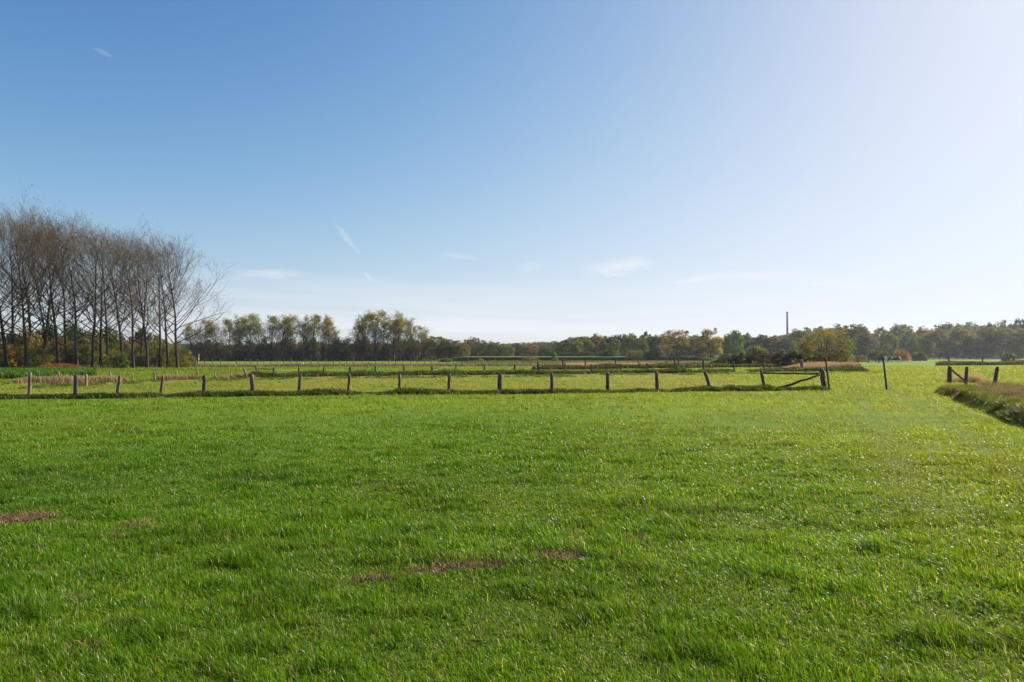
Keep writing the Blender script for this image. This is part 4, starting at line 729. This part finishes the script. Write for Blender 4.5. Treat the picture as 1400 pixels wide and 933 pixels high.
# centre to right: individual trees of the wood edge
G3 = 'trees of the far wood edge'
WOOD = [(T_br, 598, 461.5, 230, 22, 'rounded brown olive tree right of the detached poplar', (.9, .95, .9)), (T_ol, 616, 466, 226, 20, 'wide olive tree ending the poplar side thicket', (1.05, .95, .9)), (T_br, 632, 470, 222, 12, 'smaller tawny tree where the bright dyke begins', (1.2, 1.05, .9)),
        (T_br, 645, 463.5, 300, 16, 'brown crowned tree behind the dyke start', (1, .95, .9)), (T_ol, 662, 467, 290, 16, 'green tree low behind the dyke', (.9, 1, .9)), (T_ol, 678, 469, 280, 14, 'dark green tree sitting on the dyke line', (.75, .95, .9)), (T_ol, 694, 472, 275, 10, 'yellow-flecked small tree on the dyke line', (1.4, 1.3, .8)),
        (T_dk, 706, 471, 290, 12, 'blue-green small tree in the low part of the skyline', (1, 1.1, 1.2)), (T_br, 727, 471, 300, 14, 'tawny low tree in the dip of the skyline', (1.4, 1.1, .9)), (T_ol, 748, 474, 290, 14, 'low dark tree at the end of the skyline dip', (.8, .8, .8)), (T_ol, 769, 468, 262, 12, 'dark tree rising beside the yellow-green round one', (.8, .8, .8)),
        (T_ol, 783, 462.5, 255, 16, 'yellow-green rounded tree above the dyke end', (1.25, 1.15, .8)), (T_br, 803, 466, 262, 12, 'greyish olive tree after the yellow-green round one', (.8, .95, .9)), (T_br, 816, 459, 285, 12, 'red-brown topped tree of the centre wood', (1.2, .8, .75)), (T_ol, 834, 460, 265, 15, 'wide grey green tree over the pink reeds', (.9, .95, 1)),
        (T_dk, 848, 457, 290, 9, 'tall dark tree in the centre wood, narrow', (1, 1, 1.1)), (T_ol, 861, 458, 275, 12, 'fresh green narrow tree of the centre wood', (1.1, 1.25, .9)), (T_ol, 875, 463, 262, 12, 'low brownish green tree before the tall dark ones', (1, .95, .8)), (T_dk, 884, 456, 290, 12, 'pale blue-green tall tree left of the tan tree', (1.2, 1.25, 1.4)), (T_dk, 897, 460, 288, 10, 'dark gap-filling tree touching the tan tree', (1, 1.1, 1.2)),
        (T_tan, 925, 452.5, 222, 24, 'broad tan tree with visible fan of limbs', (1, 1, 1)), (T_gold, 972, 450, 224, 18, 'bright golden tree, the most yellow of the wood edge', (1, 1, 1)), (T_tan, 950, 462, 226, 12, 'tan half-bare tree between the broad tan and the golden one', (.8, .8, .9)),
        (T_ol, 1003, 454, 260, 15, 'round deep green tree right of the golden one', (.8, 1.3, .9)), (T_dk, 1022, 458, 300, 14, 'dusky blue green tree behind the bramble mound', (1.1, 1.2, 1.4)), (T_dk, 1042, 457.5, 305, 14, 'dusky tree left of the chimney', (1.2, 1.2, 1.4)), (T_br, 1058, 461, 300, 14, 'brownish tree nearest the chimney foot', (.9, .8, .9)),
        (T_ol, 1034, 473, 200, 14, 'lower olive tree right behind the bramble mound', (1.3, 1.2, .9)), (T_ol, 1075, 463, 290, 14, 'grey green tree under the chimney', (.9, .9, 1)),
        (T_ol, 1098, 451, 330, 22, 'hillside tree with an olive dome right of the chimney', (1.1, 1, .9)), (T_br, 1124, 450, 340, 18, 'brownish dome tree above the autumn tree', (1, .95, .9)), (T_br, 1146, 447, 350, 20, 'large brown green dome behind the autumn tree', (1, .95, .8)), (T_ol, 1170, 446, 350, 20, 'large green dome tree left of the skyline notch', (1, .95, .8)), (T_br, 1186, 458, 345, 14, 'darker tree in the skyline notch', (.8, .8, .9)),
        (T_br, 1204, 451, 385, 14, 'red-tinged tree right of the skyline notch', (1.05, .85, .85)), (T_ol, 1215, 455, 360, 12, 'yellow-green tree above the cows', (1.3, 1.2, 1)), (T_ol, 1233, 446, 385, 18, 'high rounded tree behind the brown bush', (1.1, 1.1, 1.05)), (T_ol, 1256, 457, 355, 15, 'soft green tree right of the high rounded one', (1.2, 1.2, 1)), (T_br, 1262, 450, 400, 13, 'rusty tree set back on the rise', (1.1, .85, .9)),
        (T_br, 1284, 452, 352, 20, 'pale brown rounded tree at the front of the wood', (1.15, 1.1, 1.1)), (T_br, 1316, 451, 352, 22, 'wide brown dome at the front of the wood, before the bank posts', (1.05, 1, 1)), (T_br, 1344, 449, 355, 22, 'wide dull dome after the wide brown dome', (1, 1, 1)), (T_br, 1374, 450, 352, 22, 'wide dull dome above the crossed far posts', (1.1, 1.05, 1.05)), (T_ol, 1402, 451, 350, 20, 'olive dome at the edge of the wood front', (1.1, 1.05, 1.05)),
        (T_ol, 1290, 443, 430, 18, 'dark tree on the rise behind the pale brown one', (.85, .9, 1)), (T_ol, 1322, 443.5, 440, 18, 'green tree on the rise behind the wide brown dome', (.9, .95, 1)), (T_dk, 1352, 445, 440, 16, 'dusky tree on the rise, mid way along', (1.1, 1.1, 1.2)), (T_ol, 1372, 441.5, 430, 14, 'feathery tree on the rise near its end', (1.1, 1.05, 1)), (T_dk, 1398, 436, 430, 14, 'highest dark tree at the end of the rise', (1.1, 1.1, 1.2))]
for fam, px, ty, Y, hw, lab, tint in WOOD: put(fam, px, ty, Y, lab, hw, G3, tint)
# small bushes
G4 = 'single bushes on the far pasture edge'
for fam, px, ty, Y, hw, lab, tint in ((B_ol, 1200, 477, 225, 15, 'dark green rounded bush behind the cows', (.7, .85, .8)), (B_br, 1232, 476.5, 225, 11, 'russet brown rounded bush behind the second cow', (1.35, .95, .8)), (B_ol, 1257, 482, 240, 10, 'small grey green bush beside the russet one', (.9, .9, 1)), (B_ol, 1379, 481.5, 235, 9, 'flat green bush above the crossed far posts', (1, 1.1, .9)),
                                      (B_br, 725, 487, 190, 13, 'brown low bush in front of the dyke', (1.1, .95, .8)), (B_ol, 610, 489, 190, 9, 'grey small bush at the foot of the olive trees', (1, 1, 1)), (B_yl, 657, 489.5, 190, 5, 'tiny yellowish bush in front of the dyke start', (.9, .9, .8)), (B_ol, 758, 481.5, 214, 4, 'small pale green bush standing on the dyke', (1.3, 1.5, 1)), (B_ol, 833, 478, 222, 14, 'dark domed bush on the dyke end', (.6, .75, .7)), (B_br, 868, 479, 215, 14, 'grey brown bush under the centre wood', (.9, 1, .9)), (B_ol, 890, 480, 218, 12, 'dark bush left of the tan tree foot', (.6, .7, .7)),
                                      (B_ol, 775, 482, 225, 12, 'dark bush under the yellow-green round tree', (.5, .6, .6)), (B_ol, 800, 480, 225, 14, 'dark bush by the dyke end', (.5, .6, .6)), (B_ol, 995, 482, 210, 12, 'dark bush below the deep green tree', (.6, .7, .6)), (B_ol, 942, 486, 228, 14, 'dark low bush between the tan tree and the golden tree', (.5, .6, .6)), (B_br, 1158, 484, 190, 14, 'brown bush where the railed fence begins', (.8, .8, .8)), (B_br, 1178, 486, 200, 10, 'faint low bush over the railed fence', (1.2, 1, .9))):
    put(fam, px, ty, Y, lab, hw, G4, tint)
# bramble mound (x 975-1130)
G5 = 'brambles forming the dark mound'
BRB = [CT(2.4, 780 + q, 2.2, 0, name='bramble', cat='bramble', cols=((.035, .04, .014), (.055, .05, .02), (.10, .085, .03)), nclump=80, per=110, leaf=.13, low=True, trunk_r=.03, nlimb=16, cl_r=.17, lumpy=.4) for q in range(3)]
for q, (px, ty, hw, Y, lab, tint, fam) in enumerate(((980, 496, 10, 104, 'lowest bramble at the thin end of the mound', (.5, .55, .5), B_ol), (996, 492, 12, 103, 'low bramble next to the thin end', (.5, .55, .5), B_ol), (1013, 488, 14, 103, 'dark bramble below the deep green tree', (.5, .5, .45), B_ol), (1034, 484, 15, 102, 'domed bramble with a brownish crown', (.7, .55, .45), B_br), (1052, 486, 14, 104, 'dark bramble behind the grey post', (.5, .5, .45), B_ol),
                                                  (1070, 486, 15, 102, 'olive-topped bramble behind the low end frame', (.6, .58, .45), B_ol), (1088, 484, 16, 101, 'tall bramble left of the autumn tree', (.6, .55, .45), B_ol), (1106, 482, 17, 100, 'thick bramble beneath the autumn tree', (.55, .52, .45), B_br), (1124, 485, 15, 98, 'bramble hiding the autumn tree foot', (.5, .5, .45), B_ol), (1146, 487, 14, 99, 'bramble right of the autumn tree trunk', (.6, .55, .5), B_br))):
    put(BRB, px, ty - 4.5, Y, lab, hw * 1.3, G5, (tint[0] * 1.4, tint[1] * 1.4, tint[2] * 1.4))
# autumn hawthorn
AT = CT(6.2, 800, 3.5, .7, name='autumn_tree', cat='tree', cols=((.20, .17, .035), (.14, .15, .03), (.25, .17, .03), (.10, .12, .03)), nclump=150, per=75, leaf=.14, trunk_r=.12, nlimb=70, cl_r=.14, lumpy=.45)
AT.put(wx(1128, 94), 94, wz(450, 94), 'small autumn tree with yellow and orange leaves above the reeds', None, .4, 1.15, (1, 1, 1))
# deep wood behind as one mass
g = Geo(); gb = Geo()
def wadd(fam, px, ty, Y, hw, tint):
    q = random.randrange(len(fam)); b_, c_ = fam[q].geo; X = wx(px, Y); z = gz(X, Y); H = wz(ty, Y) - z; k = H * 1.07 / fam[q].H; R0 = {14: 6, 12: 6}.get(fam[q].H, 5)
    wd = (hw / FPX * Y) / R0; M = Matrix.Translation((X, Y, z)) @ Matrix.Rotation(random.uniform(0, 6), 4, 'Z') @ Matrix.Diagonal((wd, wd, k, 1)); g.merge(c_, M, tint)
px = 480
while px < 1460:
    ty = np.interp(px, [480, 640, 700, 760, 800, 900, 1060, 1090, 1180, 1190, 1215, 1260, 1300, 1400, 1460], [472, 469, 472, 469, 462, 461, 461, 455, 452, 460, 454, 456, 450, 446, 442]) + random.uniform(-1, 3)
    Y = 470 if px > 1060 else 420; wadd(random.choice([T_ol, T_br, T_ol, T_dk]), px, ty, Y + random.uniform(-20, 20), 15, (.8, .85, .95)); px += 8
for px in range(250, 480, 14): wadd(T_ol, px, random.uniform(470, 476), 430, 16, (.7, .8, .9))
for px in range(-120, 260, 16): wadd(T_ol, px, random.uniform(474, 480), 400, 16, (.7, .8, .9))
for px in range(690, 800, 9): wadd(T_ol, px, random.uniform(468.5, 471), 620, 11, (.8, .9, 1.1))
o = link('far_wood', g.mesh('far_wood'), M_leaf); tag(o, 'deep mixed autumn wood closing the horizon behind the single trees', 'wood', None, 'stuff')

# ------------------------------------------------------------------ chimney and lamp pole
f = empty('tall_chimney', (wx(1076.5, 500), 500, 0)); tag(f, 'very slender grey brown chimney rising alone above the far wood', 'chimney'); H = wz(426.5, 500)
m, t, b = mat_new('chimney_brick'); b.inputs['Roughness'].default_value = .9; tcn = N(t, 'ShaderNodeTexCoord'); nz = N(t, 'ShaderNodeTexNoise'); nz.inputs['Scale'].default_value = .3; t.links.new(tcn.outputs['Object'], nz.inputs['Vector'])
cr = N(t, 'ShaderNodeValToRGB'); cr.color_ramp.elements[0].color = (.16, .12, .10, 1); cr.color_ramp.elements[1].color = (.26, .21, .18, 1); t.links.new(nz.outputs[0], cr.inputs[0]); t.links.new(cr.outputs[0], b.inputs['Base Color'])
g = Geo(); tube(g, [(0, 0, -1), (0, 0, H * .3), (0, 0, H * .6), (0, 0, H - .8)], [.95, .8, .7, .55], 20, cap=True); link('shaft', g.mesh('shaft', True), m, f)
g = Geo(); tube(g, [(0, 0, H - .9), (0, 0, H - .7), (0, 0, H)], [.6, .68, .68], 20, cap=True); link('cap', g.mesh('cap'), m, f)
X, Y = gp(272, 502.5); f = empty('lamp_pole', (X, Y, 0)); tag(f, 'thin pole with a small pale head past the last bare poplar', 'lamp pole'); H = wz(486.5, Y)
g = Geo(); tube(g, [(0, 0, -.1), (0, 0, H)], [.03, .025], 8, cap=True); link('pole', g.mesh('pole', True), M_wire, f)
g = Geo(); tube(g, [(0, 0, H - .1), (0, 0, H), (0, 0, H + .14), (0, 0, H + .2)], [.03, .06, .05, .02], 10, cap=True)
m, t, b = mat_new('pale_lamp_head'); b.inputs['Base Color'].default_value = (.6, .6, .58, 1); b.inputs['Roughness'].default_value = .4; link('lamp_head', g.mesh('lamp_head', True), m, f)
# white trough in the far field (x 405-415, y 499)
X, Y = gp(410, 501.2); f = empty('water_trough', (X, Y, gz(X, Y))); tag(f, 'small white water trough in the brown reeds', 'water trough'); f.rotation_euler = (0, 0, .1)
bm = bmesh.new(); bmesh.ops.create_cube(bm, size=1); bmesh.ops.scale(bm, vec=(1.3, .6, .4), verts=bm.verts); bmesh.ops.translate(bm, vec=(0, 0, .38), verts=bm.verts)
top = [f_ for f_ in bm.faces if f_.normal.z > .9]; r_ = bmesh.ops.inset_region(bm, faces=top, thickness=.05); bmesh.ops.translate(bm, vec=(0, 0, -.28), verts=top[0].verts); bmesh.ops.bevel(bm, geom=[e for e in bm.edges if e.is_manifold], offset=.012, segments=2, affect='EDGES')
me = bpy.data.meshes.new('tub'); bm.to_mesh(me); link('tub', me, m, f)
for sx in (-.5, .5):
    for sy in (-.2, .2): g = Geo(); tube(g, [(sx, sy, -.05), (sx, sy, .2)], [.04, .04], 6, cap=True); link('leg', g.mesh('leg'), M_wire, f)

# ------------------------------------------------------------------ cows
def cow_mat(name, thr, sd_):
    m, t, b = mat_new(name); tcn = N(t, 'ShaderNodeTexCoord'); mp = N(t, 'ShaderNodeMapping'); mp.inputs['Location'].default_value = (sd_[0] * 3, 1.4, .2); t.links.new(tcn.outputs['Object'], mp.inputs[0])
    nz = N(t, 'ShaderNodeTexNoise'); nz.inputs['Scale'].default_value = 1.5; nz.inputs['Detail'].default_value = 2; t.links.new(mp.outputs[0], nz.inputs['Vector'])
    sp = N(t, 'ShaderNodeSeparateXYZ'); t.links.new(tcn.outputs['Object'], sp.inputs[0])
    nzv = MA(t, 'MULTIPLY', MA(t, 'SUBTRACT', nz.outputs[0], .5), .9); xo = MA(t, 'ADD', sp.outputs[0], nzv); zo = MA(t, 'ADD', sp.outputs[2], nzv)
    bar_ = MA(t, 'MULTIPLY', MA(t, 'LESS_THAN', MA(t, 'ABSOLUTE', MA(t, 'SUBTRACT', xo, sd_[0])), .2), MA(t, 'GREATER_THAN', zo, .92))     # white saddle
    legs = MA(t, 'LESS_THAN', zo, .6); rump = MA(t, 'MULTIPLY', MA(t, 'GREATER_THAN', xo, .86), MA(t, 'LESS_THAN', zo, 1.12))
    v = MA(t, 'MAXIMUM', MA(t, 'MAXIMUM', bar_, legs), rump)
    cr = N(t, 'ShaderNodeValToRGB'); cr.color_ramp.elements[0].color = (.012, .012, .014, 1); cr.color_ramp.elements[1].color = (.62, .6, .56, 1)
    cr.color_ramp.elements[0].position = thr; cr.color_ramp.elements[1].position = thr + .02; t.links.new(v, cr.inputs[0]); t.links.new(cr.outputs[0], b.inputs['Base Color']); b.inputs['Roughness'].default_value = .6; return m
def cow(X, Y, rz, label, mat, S=1.0):
    """grazing dairy cow, head down, facing -x in its own frame"""
    g = Geo()
    tube(g, [(1.05, 0, 1.12), (.85, 0, 1.08), (.4, 0, .98), (-.1, 0, .95), (-.55, 0, 1.02), (-.85, 0, 1.05), (-1.0, 0, 1.02)], [.16, .33, .40, .41, .37, .28, .18], 14, cap=True)
    tube(g, [(.8, 0, 1.32), (.0, 0, 1.28), (-.7, 0, 1.3)], [.12, .14, .13], 8, cap=True)                                   # back line
    tube(g, [(-.8, 0, 1.1), (-1.1, 0, .92), (-1.32, 0, .66), (-1.42, 0, .48)], [.27, .2, .155, .13], 10, cap=True)          # neck
    tube(g, [(-1.36, 0, .56), (-1.46, 0, .42), (-1.55, 0, .26), (-1.6, 0, .13), (-1.61, 0, .08)], [.11, .135, .105, .085, .06], 10, cap=True)   # head
    for sy in (-.2, .2): tube(g, [(-1.36, sy * .4, .56), (-1.34, sy * 1.1, .58), (-1.33, sy * 1.5, .53)], [.03, .05, .015], 6, cap=True)
    for sy in (-.2, .2):
        o_ = .12 if sy > 0 else -.1
        tube(g, [(-.68, sy, .9), (-.7 + o_, sy, .62), (-.7 + o_, sy, .42), (-.69 + o_, sy, .12), (-.72 + o_, sy, .0)], [.15, .09, .068, .05, .065], 8, cap=True)
        tube(g, [(.78, sy, 1.0), (.66 - o_, sy, .72), (.86 - o_, sy, .45), (.8 - o_, sy, .12), (.77 - o_, sy, 0)], [.22, .13, .07, .05, .065], 8, cap=True)
    tube(g, [(.45, 0, .66), (.42, 0, .55), (.42, 0, .5)], [.16, .15, .08], 10, cap=True)
    tube(g, [(1.1, 0, 1.3), (1.2, 0, 1.15), (1.22, 0, .7), (1.22, 0, .42)], [.04, .03, .022, .045], 6, cap=True)
    me = g.mesh('cow'); tmp = bpy.data.objects.new('cow_tmp', me); COL.objects.link(tmp); md = tmp.modifiers.new('r', 'REMESH'); md.mode = 'VOXEL'; md.voxel_size = .035; s_ = tmp.modifiers.new('s', 'SMOOTH'); s_.factor = .5; s_.iterations = 6
    dg = bpy.context.evaluated_depsgraph_get(); me2 = bpy.data.meshes.new_from_object(tmp.evaluated_get(dg)); bpy.data.objects.remove(tmp)
    me2.materials.clear(); me2.polygons.foreach_set('use_smooth', np.ones(len(me2.polygons), bool))
    o = link('cow', me2, mat); o.location = (X, Y, gz(X, Y) + .0); o.rotation_euler = (0, 0, rz); o.scale = (S,) * 3; tag(o, label, 'cow', 'grazing cows')
    return o
Yc = 172.
cow(wx(1223.5, Yc), Yc, R(-12), 'black and white cow grazing side-on, right of the lone black pole', cow_mat('cow_hide_side', .5, (-.72, 0, 0)), 1.12)
cow(wx(1206.5, Yc + 3), Yc + 3, R(-68), 'black and white cow seen from behind, half hidden by the lone black pole', cow_mat('cow_hide_rear', .5, (.8, 0, 0)), 1.12)

# ------------------------------------------------------------------ haze
bm = bmesh.new(); bmesh.ops.create_cube(bm, size=1); bmesh.ops.scale(bm, vec=(2500, 1560, 44), verts=bm.verts); bmesh.ops.translate(bm, vec=(0, 480, 19), verts=bm.verts)
me = bpy.data.meshes.new('haze'); bm.to_mesh(me)
m = bpy.data.materials.new('haze_air'); m.use_nodes = True; t = m.node_tree; t.nodes.clear(); ho = N(t, 'ShaderNodeOutputMaterial'); pv = N(t, 'ShaderNodeVolumePrincipled')
pv.inputs['Color'].default_value = (.82, .9, 1, 1); pv.inputs['Density'].default_value = .00013; pv.inputs['Anisotropy'].default_value = .35; t.links.new(pv.outputs[0], ho.inputs['Volume'])
tag(link('haze', me, m), kind='stuff')
